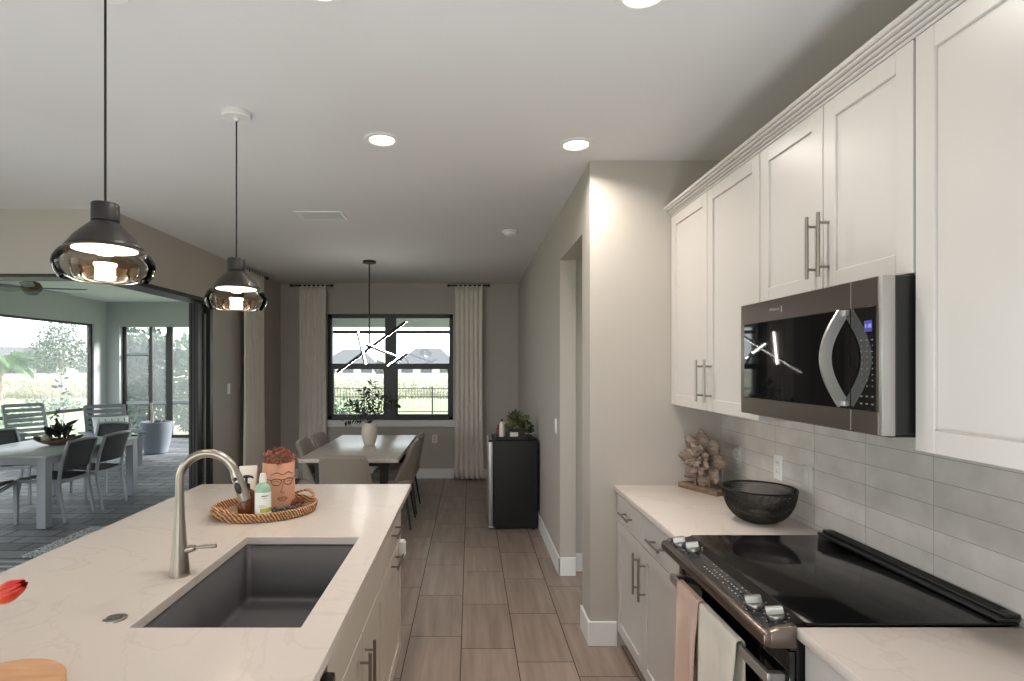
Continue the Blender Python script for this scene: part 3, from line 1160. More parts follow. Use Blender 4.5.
# towels over the oven handle
def towel(ya, yb, zf, zb_, mat_, label, seed):
    random.seed(seed)
    ph = random.uniform(0, 6)
    xf, xb, zt = 0.776, 0.802, 0.787
    prof = []
    n1 = 16
    for k in range(n1 + 1):
        prof.append((xf, zf + (zt - 0.006 - zf) * k / n1))
    prof += [(xf + 0.004, zt), (xf + 0.013, zt + 0.0025), (xb - 0.004, zt)]
    for k in range(9):
        prof.append((xb, zt - 0.008 - (zt - 0.008 - zb_) * k / 8))
    n = len(prof) - 1

    def f(u, v):
        i = min(n, int(round(v * n)))
        x, z = prof[i]
        w = max(0.0, (zt - z))
        y = ya + (yb - ya) * u
        if i <= n1:
            x -= (0.003 + 0.012 * w / 0.4) * (1 + math.sin(u * 9 + ph)) * min(1, w * 8)
            y += (u - 0.5) * 0.02 * w / 0.4
        return Vector((x, y, z))
    b = NB()
    sheet(b, 14, n, f)
    o = obj('dish_towel', b, mat_)
    solidify(o, 0.004, 0)
    return tag(o, label, 'towel', 'towels on the oven handle')


towel(1.895, 2.085, 0.30, 0.52, M['towel_pink'], 'blush pink towel over the oven handle, the farther one', 3)
towel(1.625, 1.885, 0.30, 0.50, M['towel_cream'], 'cream towel over the oven handle, the nearer one', 8)

# ------------------------------------------------------------------ microwave over the range
mw = thing('microwave', 'stainless over-the-range microwave with black glass door and curved handle', 'microwave', (1.25, 1.82, 1.408))
MX, MY0, MY1, MZ0, MZ1 = 1.068, 1.441, 2.196, 1.408, 1.826
obj('body', box(NB(), 1.100, XR - 0.01, MY0, MY1, MZ0 + 0.004, MZ1, 0.003), M['black'], mw)
SPLIT = 1.562
fr = NB()
def mframe(ya, yb, gy0, gy1, gz0, gz1):
    box(fr, MX, MX + 0.032, ya, yb, gz1, MZ1, 0.002)
    box(fr, MX, MX + 0.032, ya, yb, MZ0, gz0, 0.002)
    if gy0 > ya:
        box(fr, MX, MX + 0.032, ya, gy0, gz0 - 0.001, gz1 + 0.001)
    if gy1 < yb:
        box(fr, MX, MX + 0.032, gy1, yb, gz0 - 0.001, gz1 + 0.001)
GZ0, GZ1 = 1.470, 1.750
mframe(SPLIT + 0.001, MY1, SPLIT + 0.001, 2.168, GZ0, GZ1)
dfr = obj('door', fr, M['steel'], mw)
fr = NB()
mframe(MY0 + 0.016, SPLIT - 0.001, 1.463, SPLIT - 0.001, GZ0, GZ1)
obj('control_side_frame', fr, M['steel'], mw)
obj('door_glass', box(NB(), MX - 0.001, MX + 0.030, SPLIT + 0.001, 2.168, GZ0, GZ1, 0.001), M['oven_glass'], dfr)
pn = obj('control_panel', box(NB(), MX - 0.001, MX + 0.030, 1.463, SPLIT - 0.001, GZ0, GZ1, 0.001), M['oven_glass'], mw)
obj('side_trim', wedge(NB(), [(0, 0)] * 0 or [(MX, MZ0), (MX, MZ1), (MX + 0.034, MZ1), (MX + 0.034, MZ0)], MY0 + 0.001, MY0 + 0.016, 0.002), M['bright_steel'], mw)
# bowed handle
h = NB()
pts = []
for k in range(25):
    t_ = k / 24
    z = GZ0 + 0.012 + t_ * (GZ1 - GZ0 - 0.020)
    bow = math.sin(PI * t_)
    pts.append((MX - 0.008 - 0.050 * bow, SPLIT + 0.022, z))
tube(h, pts, 0.0145, 4, True, (1.5, 0.45))
for z in (GZ0 + 0.014, GZ1 - 0.010):
    box(h, MX - 0.012, MX + 0.002, SPLIT + 0.008, SPLIT + 0.036, z - 0.008, z + 0.008, 0.002)
obj('handle', h, M['bright_steel'], dfr)
ds = obj('display', box(NB(), MX - 0.0022, MX - 0.0005, 1.478, 1.506, 1.682, 1.712), M['display'], pn)
lettering('display_digits', '1:18', 0.015, M['digit'], ds, (MX - 0.0026, 1.492, 1.697), (PI / 2, 0, -PI / 2))
for r in range(9):
    for c in range(3):
        z = 1.660 - r * 0.0155
        y = 1.474 + c * 0.020
        obj('button', box(NB(), MX - 0.0016, MX - 0.0008, y, y + (0.008 if r in (0, 2) else 0.0045), z - 0.0018, z + 0.0018), M['dim_print'], pn, smooth=False)
for c in range(3):
    for z in (1.508, 1.488):
        y = 1.472 + c * 0.021
        obj('button', box(NB(), MX - 0.0016, MX - 0.0008, y, y + 0.009, z - 0.0022, z + 0.0022), M['dim_print'], pn, smooth=False)
# small badge over the door: two lines of fine lettering and an upright bar
bd = NB()
box(bd, MX - 0.0012, MX, 1.9065, 1.9125, 1.776, 1.797, 0.0003)
obj('badge_mark', bd, M['bright_steel'], dfr)
lettering('badge_lettering', 'Whirlpool', 0.015, M['grey_print'], dfr, (MX - 0.0006, 1.955, 1.789), (PI / 2, 0, -PI / 2))
obj('underside_grille', box(NB(), MX + 0.03, XR - 0.02, MY0 + 0.02, MY1 - 0.02, MZ0 - 0.006, MZ0 + 0.006, 0.002), M['matte_black'], mw)


# outlets and switches on the tiles and walls
def plate(loc_y, loc_z, kind, mat_, label, cat, X=XR - 0.008, face=-1, name='wall_outlet', group='plates on the tiled backsplash'):
    t = thing(name, label, cat, (X, loc_y, loc_z - 0.058), group)
    a, c = (X - 0.006, X + 0.0005)
    obj('cover_plate', box(NB(), a, c, loc_y - 0.036, loc_y + 0.036, loc_z - 0.058, loc_z + 0.058, 0.002, 2), mat_, t)
    b = NB()
    if kind == 'outlet':
        for dz in (-0.022, 0.022):
            box(b, a - 0.002, a + 0.001, loc_y - 0.017, loc_y + 0.017, loc_z + dz - 0.015, loc_z + dz + 0.015, 0.003, 2)
        obj('socket', b, mat_, t)
        for dz in (-0.022, 0.022):
            for dy in (-0.007, 0.007):
                s_ = NB()
                box(s_, a - 0.0025, a, loc_y + dy - 0.001, loc_y + dy + 0.001, loc_z + dz - 0.005, loc_z + dz + 0.005)
                obj('slot', s_, M['black'], t)
    else:
        box(b, a - 0.004, a + 0.001, loc_y - 0.016, loc_y + 0.016, loc_z - 0.033, loc_z + 0.033, 0.002, 2)
        obj('rocker', b, mat_, t)
    return t


plate(2.586, 1.120, 'outlet', M['white_plastic'], 'white outlet on the tiles just above the rim of the mesh bowl', 'outlet')
plate(2.985, 1.107, 'outlet', M['tile_plate'], 'grey outlet plate on the tiles beside the carved wooden flower', 'outlet')
plate(2.360, 1.110, 'switch', M['tile_plate'], 'tile-coloured switch plate to the right of the mesh bowl', 'switch')
plate(4.42, 1.115, 'switch', M['white_plastic'], 'white light switch on the hall wall past the doorway', 'switch', X=XH, name='light_switch', group=None)

# outlet on the dining end wall (faces the room)
t = thing('wall_outlet', 'white outlet low on the dining end wall beside the right curtain', 'outlet', (-0.30 - 0.45 + 0.02, YF - 0.006, 0.38))
xo, zo = -0.50, 0.56
t.location = (xo, YF - 0.006, zo - 0.058)
ROOT[t] = (xo, YF - 0.006, zo - 0.058)
obj('cover_plate', box(NB(), xo - 0.036, xo + 0.036, YF - 0.006, YF + 0.0005, zo - 0.058, zo + 0.058, 0.002), M['white_plastic'], t)
b = NB()
for dz in (-0.022, 0.022):
    box(b, xo - 0.017, xo + 0.017, YF - 0.009, YF - 0.005, zo + dz - 0.015, zo + dz + 0.015, 0.002)
obj('socket', b, M['tile_plate'], t)

# ------------------------------------------------------------------ carved wooden flower on its plinth
fl = thing('flower_ornament', 'carved wooden lotus flower on a dark plinth against the end wall', 'ornament', (1.262, 3.02, 0.914), None, rad(-66), local=True)
# local frame: x along the plinth, -y the face of the flower
b = NB()
box(b, -0.135, 0.135, -0.045, 0.045, 0.0, 0.026, 0.003)
obj('plinth', b, M['wood_base'], fl)
for xk in (-0.045, 0.05):
    obj('post', box(NB(), xk - 0.009, xk + 0.009, -0.012, 0.012, 0.024, 0.10, 0.002), M['wood_base'], fl)


def petal(length, width, thick, r0, lift, mx):
    def f(u, v):
        a = u * 2 - 1
        w = width * (math.sin(PI * min(1, v * 0.86 + 0.14)) ** 0.75) * (1 if v < 0.999 else 0.02)
        z = r0 + v * length
        y = -lift * math.sin(v * PI * 0.6) + 0.35 * w * abs(a) ** 1.5
        return Vector((a * w, y - 0.006 * (1 - abs(a)), z))
    b = NB()
    sheet(b, 8, 10, f, mx)
    return b


for k in range(8):
    mx = Matrix.Translation((0.0, 0.012, 0.172)) @ Matrix.Rotation(rad(k * 45), 4, 'Y')
    o = obj('petal', petal(0.130, 0.047, 0.01, 0.028, 0.022, mx), M['wood_flower'], fl)
    solidify(o, 0.013, 0)
for k in range(8):
    mx = Matrix.Translation((0.0, -0.012, 0.172)) @ Matrix.Rotation(rad(k * 45 + 22.5), 4, 'Y')
    o = obj('petal', petal(0.080, 0.028, 0.01, 0.008, 0.030, mx), M['wood_flower'], fl)
    solidify(o, 0.010, 0)
b = NB()
for k in range(10):
    mx = Matrix.Translation((0.0, -0.026, 0.172)) @ Matrix.Rotation(rad(k * 36), 4, 'Y')
    tb = petal(0.045, 0.012, 0.008, 0.002, 0.030, mx)
    merge(b, tb)
o = obj('flower_heart', b, M['wood_flower'], fl)
solidify(o, 0.006, 0)
ball_bm = NB()
lathe(ball_bm, [(0, -0.014), (0.03, -0.014), (0.03, 0.014), (0, 0.014)], 24, (0, 0, 0), Matrix.Translation((0, 0.012, 0.172)) @ Matrix.Rotation(PI / 2, 4, 'X'))
obj('hub', ball_bm, M['wood_flower'], fl)

# ------------------------------------------------------------------ double-walled wire bowl
bw = thing('wire_bowl', 'black double-walled wire mesh bowl on the counter beside the range', 'bowl', (1.258, 2.425, 0.914))
cb_ = (1.258, 2.425, 0.914)
R, Hb = 0.148, 0.146


def bowl_shell(Rr, z0, hh, nwires, twist, wr):
    b = NB()
    for s in (1, -1):
        for k in range(nwires):
            a0 = 2 * PI * k / nwires
            pts = []
            for i in range(13):
                th = i / 12 * PI / 2
                r = 0.045 + (Rr - 0.045) * math.sin(th) ** 0.85
                z = z0 + hh * (1 - math.cos(th)) ** 0.9
                a = a0 + s * twist * i / 12
                pts.append((cb_[0] + r * math.cos(a), cb_[1] + r * math.sin(a), cb_[2] + z))
            tube(b, pts, wr, 3, False)
    return b


obj('outer_mesh', bowl_shell(R, 0.004, Hb - 0.004, 130, 0.55, 0.0008), M['bowl_wire'], bw, smooth=False)
obj('inner_mesh', bowl_shell(R * 0.97, 0.040, Hb - 0.040, 120, 0.5, 0.0008), M['bowl_wire'], bw, smooth=False)
b = NB()
ring = [(cb_[0] + R * math.cos(2 * PI * k / 48), cb_[1] + R * math.sin(2 * PI * k / 48), cb_[2] + Hb) for k in range(49)]
tube(b, ring, 0.0042, 8, False)
obj('rim', b, M['bowl_wire'], bw)
b = NB()
lathe(b, [(0, 0), (0.05, 0), (0.056, 0.003), (0.05, 0.006), (0, 0.006)], 32, cb_)
obj('foot', b, M['bowl_wire'], bw)

# ================================================================== ISLAND
IX0, IX1, IY0, IY1 = -1.535, -0.337, 0.25, 3.19
SX0, SX1, SY0, SY1 = -0.882, -0.438, 1.441, 2.202
b = NB()


def slab_with_hole(bm, o4, i4, z0, z1):
    def ring(r, z):
        x0, x1, y0, y1 = r
        return [bm.verts.new(p) for p in ((x0, y0, z), (x1, y0, z), (x1, y1, z), (x0, y1, z))]
    ot, it, ob, ib = ring(o4, z1), ring(i4, z1), ring(o4, z0), ring(i4, z0)
    for k in range(4):
        j = (k + 1) % 4
        bm.faces.new((ot[k], ot[j], it[j], it[k]))
        bm.faces.new((ob[j], ob[k], ib[k], ib[j]))
        bm.faces.new((ot[j], ot[k], ob[k], ob[j]))
        bm.faces.new((it[k], it[j], ib[j], ib[k]))
    bmesh.ops.recalc_face_normals(bm, faces=bm.faces[:])


slab_with_hole(b, (IX0, IX1, IY0, IY1), (SX0, SX1, SY0, SY1), 0.884, 0.914)
bmesh.ops.bevel(b, geom=b.edges[:], offset=0.002, segments=2, affect='EDGES', profile=0.5)
o = obj('island_countertop', b, M['quartz'])
o.data.shade_flat()
tag(o, 'long veined quartz island countertop with the sink cut into it', 'countertop')

# sink bowl
sk = thing('kitchen_sink', 'dark grey undermount composite sink in the island countertop', 'sink', ((SX0 + SX1) / 2, (SY0 + SY1) / 2, 0.66))
b = NB()
t = bmesh.new()
bmesh.ops.create_cube(t, size=1)
for v in t.verts:
    s_ = 1.0 if v.co.z > 0 else 0.97
    v.co = Vector(((SX0 + SX1) / 2 + v.co.x * (SX1 - SX0 + 0.006) * s_, (SY0 + SY1) / 2 + v.co.y * (SY1 - SY0 + 0.006) * s_, 0.883 if v.co.z > 0 else 0.665))
bmesh.ops.delete(t, geom=[f for f in t.faces if all(v.co.z > 0.8 for v in f.verts)], context='FACES')
bmesh.ops.bevel(t, geom=[e for e in t.edges if not all(v.co.z > 0.8 for v in e.verts)], offset=0.022, segments=5, affect='EDGES', profile=0.5)
bmesh.ops.reverse_faces(t, faces=t.faces[:])
merge(b, t)
o = obj('basin', b, M['sink'], sk, angle=60)
solidify(o, 0.006, -1)
b = NB()
dc = ((SX0 + SX1) / 2, SY1 - 0.30, 0.666)
lathe(b, [(0, 0.003), (0.028, 0.003), (0.032, 0.006), (0.055, 0.004), (0.057, 0.0)], 32, dc)
obj('drain', b, M['nickel'], sk)

# faucet
fa = thing('kitchen_faucet', 'tall brushed nickel pull-down faucet arching over the island sink', 'faucet', (-0.938, 1.80, 0.914))
fx, fy = -0.938, 1.80
b = NB()
lathe(b, [(0, 0), (0.0315, 0), (0.0315, 0.004), (0.0285, 0.03), (0.0245, 0.075), (0.0195, 0.13), (0.0155, 0.19), (0.0140, 0.23), (0, 0.23)], 36, (fx, fy, 0.914))
obj('base', b, M['nickel'], fa)
pts = [(fx, fy, 1.135), (fx, fy, 1.17), (fx, fy, 1.208)]
for k in range(1, 21):
    a = PI - k / 20 * rad(160)
    pts.append((fx + 0.092 + 0.092 * math.cos(a), fy, 1.216 + 0.092 * math.sin(a)))
b = NB()
tube(b, pts, 0.0138, 20)
obj('spout', b, M['nickel'], fa)
e = Vector(pts[-1])
dd = Vector((math.sin(rad(20)), 0, -math.cos(rad(20))))
b = NB()
tube(b, [e - dd * 0.002, e + dd * 0.006, e + dd * 0.03, e + dd * 0.092, e + dd * 0.097], [0.0146, 0.0158, 0.0175, 0.0200, 0.0190], 24)
hd_ = obj('spray_head', b, M['nickel'], fa)
b = NB()
tube(b, [e + dd * 0.097, e + dd * 0.100], 0.0165, 20)
obj('nozzle', b, M['black'], hd_)
b = NB()
pb = e + Vector((0, -0.0165, 0))
rotd = Matrix.Rotation(rad(-20), 4, 'Y')
ball(b, pb + dd * 0.022, 0.008, 2, (0.85, 0.45, 0.85), rotd)
ball(b, pb + dd * 0.052 + Vector((0, -0.002, 0)), 0.016, 3, (0.62, 0.30, 1.25), rotd)
obj('button', b, M['black'], hd_)
b = NB()
tube(b, [(fx + 0.012, fy, 0.992), (fx + 0.036, fy, 1.000), (fx + 0.050, fy, 1.003)], [0.011, 0.0125, 0.009], 16)
tube(b, [(fx + 0.046, fy, 1.003), (fx + 0.075, fy, 1.006), (fx + 0.118, fy, 1.009)], [0.0045, 0.0058, 0.0062], 14)
obj('lever', b, M['nickel'], fa)

# disposal air button flush in the countertop
ab = thing('disposal_button', 'round metal button set flush in the countertop left of the sink', 'button', (-0.948, 1.488, 0.914))
b = NB()
lathe(b, [(0, 0.0), (0.029, 0.0), (0.028, 0.004), (0.021, 0.006), (0.020, 0.003), (0.0, 0.003)], 32, (-0.948, 1.488, 0.914))
obj('bezel', b, M['nickel'], ab)
b = NB()
lathe(b, [(0, 0.0), (0.017, 0.0), (0.016, 0.006), (0.010, 0.0075), (0, 0.0075)], 28, (-0.948, 1.488, 0.914))
obj('push_cap', b, M['knob'], ab)

# cabinets of the island, fronts towards the range
CXF = -0.366


def island_unit(name, label, y0, y1, cat='cabinet', group='island base cabinets'):
    t = thing(name, label, cat, (CXF - 0.3, (y0 + y1) / 2, 0), group)
    b = NB()
    if y0 < 1.7 < y1:      # sink base is open on top for the bowl
        for a in ((CXF - 0.60, CXF - 0.585, y0, y1), (CXF - 0.04, CXF - 0.0205, y0, y1)):
            box(b, a[0], a[1], a[2], a[3], 0.09, 0.883)
        box(b, CXF - 0.60, CXF - 0.02, y0, y0 + 0.016, 0.09, 0.883)
        box(b, CXF - 0.60, CXF - 0.02, y1 - 0.016, y1, 0.09, 0.883)
        box(b, CXF - 0.60, CXF - 0.02, y0, y1, 0.09, 0.11)
    else:
        box(b, CXF - 0.60, CXF - 0.0205, y0, y1, 0.09, 0.883, 0.001)
    obj('carcass', b, M['island_cab'], t)
    obj('toe_kick', box(NB(), CXF - 0.60, CXF - 0.075, y0, y1, 0, 0.09), M['island_cab'], t)
    return t


def hpull(ya, yb, z):
    return pull(CXF, 1, (ya, z), (yb, z))


t = island_unit('island_cabinet', 'island end cabinet with a drawer over a pull-out front with a horizontal bar', 2.366, 2.95)
d = obj('drawer', slab_front(NB(), CXF, 1, 2.370, 2.948, 0.690, 0.872), M['island_cab'], t)
obj('handle', hpull(2.56, 2.76, 0.800), M['pull'], d)
d = obj('pull_out_door', shaker(NB(), CXF, 1, 2.370, 2.948, 0.098, 0.684), M['island_cab'], t)
obj('handle', hpull(2.56, 2.76, 0.655), M['pull'], d)
t = island_unit('island_cabinet', 'island cabinet below the sink with paired doors and upright bar pulls', 1.424, 2.364)
obj('false_front', slab_front(NB(), CXF, 1, 1.428, 2.361, 0.690, 0.872), M['island_cab'], t)
for a, c, ph in ((1.428, 1.893, 1.852), (1.897, 2.361, 1.938)):
    d = obj('door', shaker(NB(), CXF, 1, a, c, 0.098, 0.684), M['island_cab'], t)
    obj('handle', pull(CXF, 1, (ph, 0.43), (ph, 0.635)), M['pull'], d)
dw = thing('dishwasher', 'black-handled dishwasher front in the island at the bottom edge, near side of the sink', 'dishwasher', (CXF - 0.3, 1.12, 0))
obj('tub', box(NB(), CXF - 0.58, CXF - 0.02, 0.825, 1.420, 0.02, 0.875), M['black'], dw)
o = obj('door', box(NB(), CXF - 0.022, CXF + 0.004, 0.827, 1.418, 0.10, 0.872, 0.004, 2), M['steel'], dw)
b = NB()
box(b, CXF + 0.002, CXF + 0.030, 0.86, 1.395, 0.800, 0.826, 0.006, 2)
obj('handle', b, M['black'], o)
t = island_unit('island_cabinet', 'island cabinet at the camera end, below the frame', 0.30, 0.822)
obj('door', shaker(NB(), CXF, 1, 0.304, 0.818, 0.098, 0.872), M['island_cab'], t)
o = obj('island_back_panel', box(NB(), CXF - 0.64, CXF - 0.602, 0.30, 2.95, 0, 0.883, 0.002), M['island_cab'])
tag(o, 'plain back panel of the island under the seating overhang', 'panel')
lt = thing('outlet_box', 'small white plastic box on the far corner of the island cabinet fronts', 'outlet', (CXF + 0.012, 2.90, 0.60))
obj('housing', box(NB(), CXF - 0.0005, CXF + 0.024, 2.872, 2.935, 0.598, 0.680, 0.004, 2), M['white_plastic'], lt)
obj('flap', box(NB(), CXF + 0.023, CXF + 0.030, 2.882, 2.925, 0.606, 0.672, 0.002), M['white_plastic'], lt)

# ------------------------------------------------------------------ tray with soaps and the face pot
TC = Vector((-0.945, 2.575, 0.914))
TA = rad(18)
tr = thing('rattan_tray', 'oval woven rattan tray with two loop handles on the island beside the faucet', 'tray', tuple(TC))


def tp(a, rx, ry, z):
    x, y = rx * math.cos(a), ry * math.sin(a)
    return Vector((TC.x + x * math.cos(TA) - y * math.sin(TA), TC.y + x * math.sin(TA) + y * math.cos(TA), TC.z + z))


TRX, TRY = 0.226, 0.190
b = NB()
n = 64
t = bmesh.new()
c0 = t.verts.new(tp(0, 0, 0, 0.010))
c1 = t.verts.new(tp(0, 0, 0, 0.002))
ra = [t.verts.new(tp(2 * PI * k / n, TRX - 0.012, TRY - 0.012, 0.010)) for k in range(n)]
rb = [t.verts.new(tp(2 * PI * k / n, TRX - 0.012, TRY - 0.012, 0.002)) for k in range(n)]
for k in range(n):
    j = (k + 1) % n
    t.faces.new((c0, ra[k], ra[j]))
    t.faces.new((c1, rb[j], rb[k]))
    t.faces.new((ra[k], rb[k], rb[j], ra[j]))
bmesh.ops.recalc_face_normals(t, faces=t.faces[:])
merge(b, t)
obj('base', b, M['wicker_dark'], tr)
b = NB()
for i in range(5):
    z = 0.008 + i * 0.0072
    rr = i * 0.0022
    pts = [tp(2 * PI * k / n, TRX - 0.008 + rr, TRY - 0.008 + rr, z + 0.0016 * math.sin(k * 7 + i * 2)) for k in range(n + 1)]
    tube(b, pts, 0.0060, 7, False)
# upright binding strands of the weave
for k in range(0, 150):
    a = 2 * PI * k / 150
    pts = [tp(a + 0.02 * (i - 2), TRX - 0.008 + i * 0.0022 + (0.006 if (i + k) % 2 else -0.002), TRY - 0.008 + i * 0.0022 + (0.006 if (i + k) % 2 else -0.002), 0.006 + i * 0.0072) for i in range(5)]
    tube(b, pts, 0.0026, 5, False)
obj('woven_rim', b, M['wicker'], tr)
for s in (rad(38), rad(218)):
    b = NB()
    for off in (0, 0.010):
        pts = []
        for k in range(17):
            u = k / 16
            a = s + (u - 0.5) * 0.75
            bulge = math.sin(PI * u)
            pts.append(tp(a, TRX - 0.001 + 0.016 * bulge + off * bulge, TRY - 0.001 + 0.016 * bulge + off * bulge, 0.037 + 0.026 * bulge))
        tube(b, pts, 0.0062, 8)
    obj('handle', b, M['wicker'], tr)

TZ = TC.z + 0.0105
# face pot
PCX, PCY = -0.915, 2.665
fp = thing('face_planter', 'pink terracotta planter with a drawn bespectacled face, holding dried flowers', 'planter', (PCX, PCY, TZ))
PR = 0.0735
prof = [(0, 0), (PR - 0.004, 0), (PR - 0.001, 0.004), (PR, 0.02), (PR, 0.205), (PR - 0.002, 0.209), (PR - 0.006, 0.209), (PR - 0.008, 0.205), (PR - 0.008, 0.17), (0, 0.168)]
b = NB()
lathe(b, prof, 48, (PCX, PCY, TZ))
po = obj('pot', b, M['terracotta'], fp)
FA = math.atan2(0 - PCY, 0 - PCX) + rad(14)


def face_line(pts, r, mat_, name, close=False):
    q = []
    for (u, z) in pts:
        a = FA + u / PR
        q.append((PCX + (PR + 0.0006) * math.cos(a), PCY + (PR + 0.0006) * math.sin(a), TZ + z))
    if close:
        q.append(q[0])
    b = NB()
    tube(b, q, r, 6)
    return obj(name, b, mat_, fp)


for s in (-1, 1):
    face_line([(s * 0.029 + 0.023 * math.cos(a), 0.128 + (0.020 if math.sin(a) < 0 else 0.011) * math.sin(a)) for a in [2 * PI * k / 18 for k in range(18)]], 0.0017, M['black_line'], 'spectacle_rim', True)
    face_line([(s * 0.030 + 0.014 * (k / 6 * 2 - 1), 0.124 + 0.004 * math.sin(PI * k / 6)) for k in range(7)], 0.0012, M['line_paint'], 'eyelid')
    face_line([(s * 0.052, 0.132), (s * 0.075, 0.137), (s * 0.095, 0.138)], 0.0015, M['black_line'], 'spectacle_arm')
face_line([(-0.007, 0.133), (0, 0.136), (0.007, 0.133)], 0.0016, M['black_line'], 'spectacle_bridge')
face_line([(-0.055 + 0.11 * k / 12, 0.158 + 0.010 * math.sin(PI * k / 12 * 2) ** 2) for k in range(13)], 0.0014, M['line_paint'], 'brow')
face_line([(0.002, 0.128), (0.000, 0.105), (-0.006, 0.086), (-0.012, 0.078), (-0.004, 0.074), (0.008, 0.077)], 0.0014, M['line_paint'], 'nose')
face_line([(-0.024, 0.047), (-0.012, 0.054), (-0.003, 0.051), (0.006, 0.054), (0.022, 0.046), (0.008, 0.036), (-0.010, 0.036)], 0.0014, M['line_paint'], 'lips', True)
face_line([(-0.024, 0.047), (-0.008, 0.045), (0.008, 0.046), (0.022, 0.046)], 0.0012, M['line_paint'], 'mouth_line')
# dried flowers: many small curled petals on a mound
random.seed(21)
V, Fc = [], []
for k in range(80):
    a = random.uniform(0, 2 * PI)
    rr = 0.080 * math.sqrt(random.random())
    c = Vector((PCX + rr * math.cos(a), PCY + rr * math.sin(a), TZ + 0.206 + 0.050 * (1 - (rr / 0.085) ** 2) + random.uniform(-.006, .012)))
    for j in range(13):
        d = rv().normalized()
        if d.z < -0.3:
            d.z *= -1
        leaf_into(V, Fc, c, d, rv(), random.uniform(0.011, 0.019), 0.007, 0.4)
for k in range(40):
    a = random.uniform(0, 2 * PI)
    rr = 0.05 * math.sqrt(random.random())
    c = Vector((PCX + rr * math.cos(a), PCY + rr * math.sin(a), TZ + 0.17))
    quad_leaf_into(V, Fc, c, Vector((0.2 * math.cos(a), 0.2 * math.sin(a), 1)), rv(), 0.05, 0.003)
obj_vf('dried_flowers', V, Fc, M['dried'], fp)

# amber pump bottle
px_, py_ = -0.992, 2.470
pbt = thing('pump_bottle', 'amber brown soap bottle with black pump, behind the faucet head', 'bottle', (px_, py_, TZ))
b = NB()
lathe(b, [(0, 0), (0.034, 0), (0.037, 0.004), (0.037, 0.098), (0.033, 0.110), (0.016, 0.122), (0.014, 0.128), (0, 0.128)], 36, (px_, py_, TZ))
obj('bottle_body', b, M['amber'], pbt)
b = NB()
lathe(b, [(0, 0.124), (0.0165, 0.124), (0.0165, 0.142), (0.006, 0.146), (0.006, 0.168), (0.013, 0.170), (0.013, 0.180), (0, 0.181)], 24, (px_, py_, TZ))
tube(b, [(px_, py_, TZ + 0.176), (px_ + 0.026, py_ - 0.006, TZ + 0.176), (px_ + 0.034, py_ - 0.008, TZ + 0.170)], [0.006, 0.005, 0.004], 10)
obj('pump', b, M['black'], pbt)

# cream tube standing on its cap behind the pump bottle
tx_, ty_ = -1.030, 2.590
tb_ = thing('squeeze_tube', 'cream squeeze tube standing on its cap behind the black pump', 'tube', (tx_, ty_, TZ))
b = NB()
lathe(b, [(0, 0), (0.026, 0), (0.027, 0.003), (0.027, 0.032), (0, 0.032)], 28, (tx_, ty_, TZ))
obj('cap', b, M['tube'], tb_)
t = bmesh.new()
rings = []
n = 32
for i in range(9):
    u = i / 8
    rx = 0.029 + 0.011 * u
    ry = 0.027 * (1 - u) ** 0.8 + 0.0015
    z = 0.032 + 0.170 * u
    ring = []
    for k in range(n):
        a = 2 * PI * k / n
        x, y = rx * math.cos(a), ry * math.sin(a)
        q = rad(20)
        ring.append(t.verts.new((tx_ + x * math.cos(q) - y * math.sin(q), ty_ + x * math.sin(q) + y * math.cos(q), TZ + z)))
    rings.append(ring)
for a, c in zip(rings[:-1], rings[1:]):
    for k in range(n):
        t.faces.new((a[k], a[(k + 1) % n], c[(k + 1) % n], c[k]))
t.faces.new(rings[0][::-1])
t.faces.new(rings[-1])
b = NB()
merge(b, t)
tbo = obj('tube_body', b, M['tube'], tb_)

# green spray bottle with a white label
gx, gy = -0.905, 2.435
gb = thing('soap_bottle', 'pale green bottle with white label and lime band, in front of the face planter', 'bottle', (gx, gy, TZ))
b = NB()
lathe(b, [(0, 0), (0.031, 0), (0.034, 0.004), (0.034, 0.125), (0.031, 0.137), (0.020, 0.150), (0.0145, 0.156), (0.0145, 0.160), (0, 0.160)], 36, (gx, gy, TZ))
go = obj('bottle_body', b, M['green_plastic'], gb)
b = NB()
lathe(b, [(0, 0.158), (0.0165, 0.158), (0.0165, 0.176), (0.013, 0.186), (0.012, 0.196), (0, 0.196)], 24, (gx, gy, TZ))
obj('cap', b, M['tube'], gb)


def wrap(z0, z1, a0, a1, r, name, mat_, par):
    def f(u, v):
        a = a0 + (a1 - a0) * u
        return Vector((gx + r * math.cos(a), gy + r * math.sin(a), TZ + z0 + (z1 - z0) * v))
    b = NB()
    sheet(b, 20, 1, f)
    return obj(name, b, mat_, par)


FG = math.atan2(-gy, -gx)
lb = wrap(0.010, 0.118, FG - 1.35, FG + 1.35, 0.0344, 'label', M['label_white'], go)
wrap(0.032, 0.050, FG - 0.35, FG + 1.3, 0.0347, 'label_band', M['label_lime'], lb)
wrap(0.101, 0.105, FG - 0.2, FG + 0.65, 0.0347, 'label_print', M['label_ink'], lb)
wrap(0.092, 0.0935, FG - 0.1, FG + 0.45, 0.0347, 'label_print', M['label_ink'], lb)
wrap(0.056, 0.0575, FG - 0.5, FG + 0.4, 0.0347, 'label_print', M['label_ink'], lb)
wrap(0.062, 0.0635, FG - 0.5, FG + 0.2, 0.0347, 'label_print', M['label_ink'], lb)

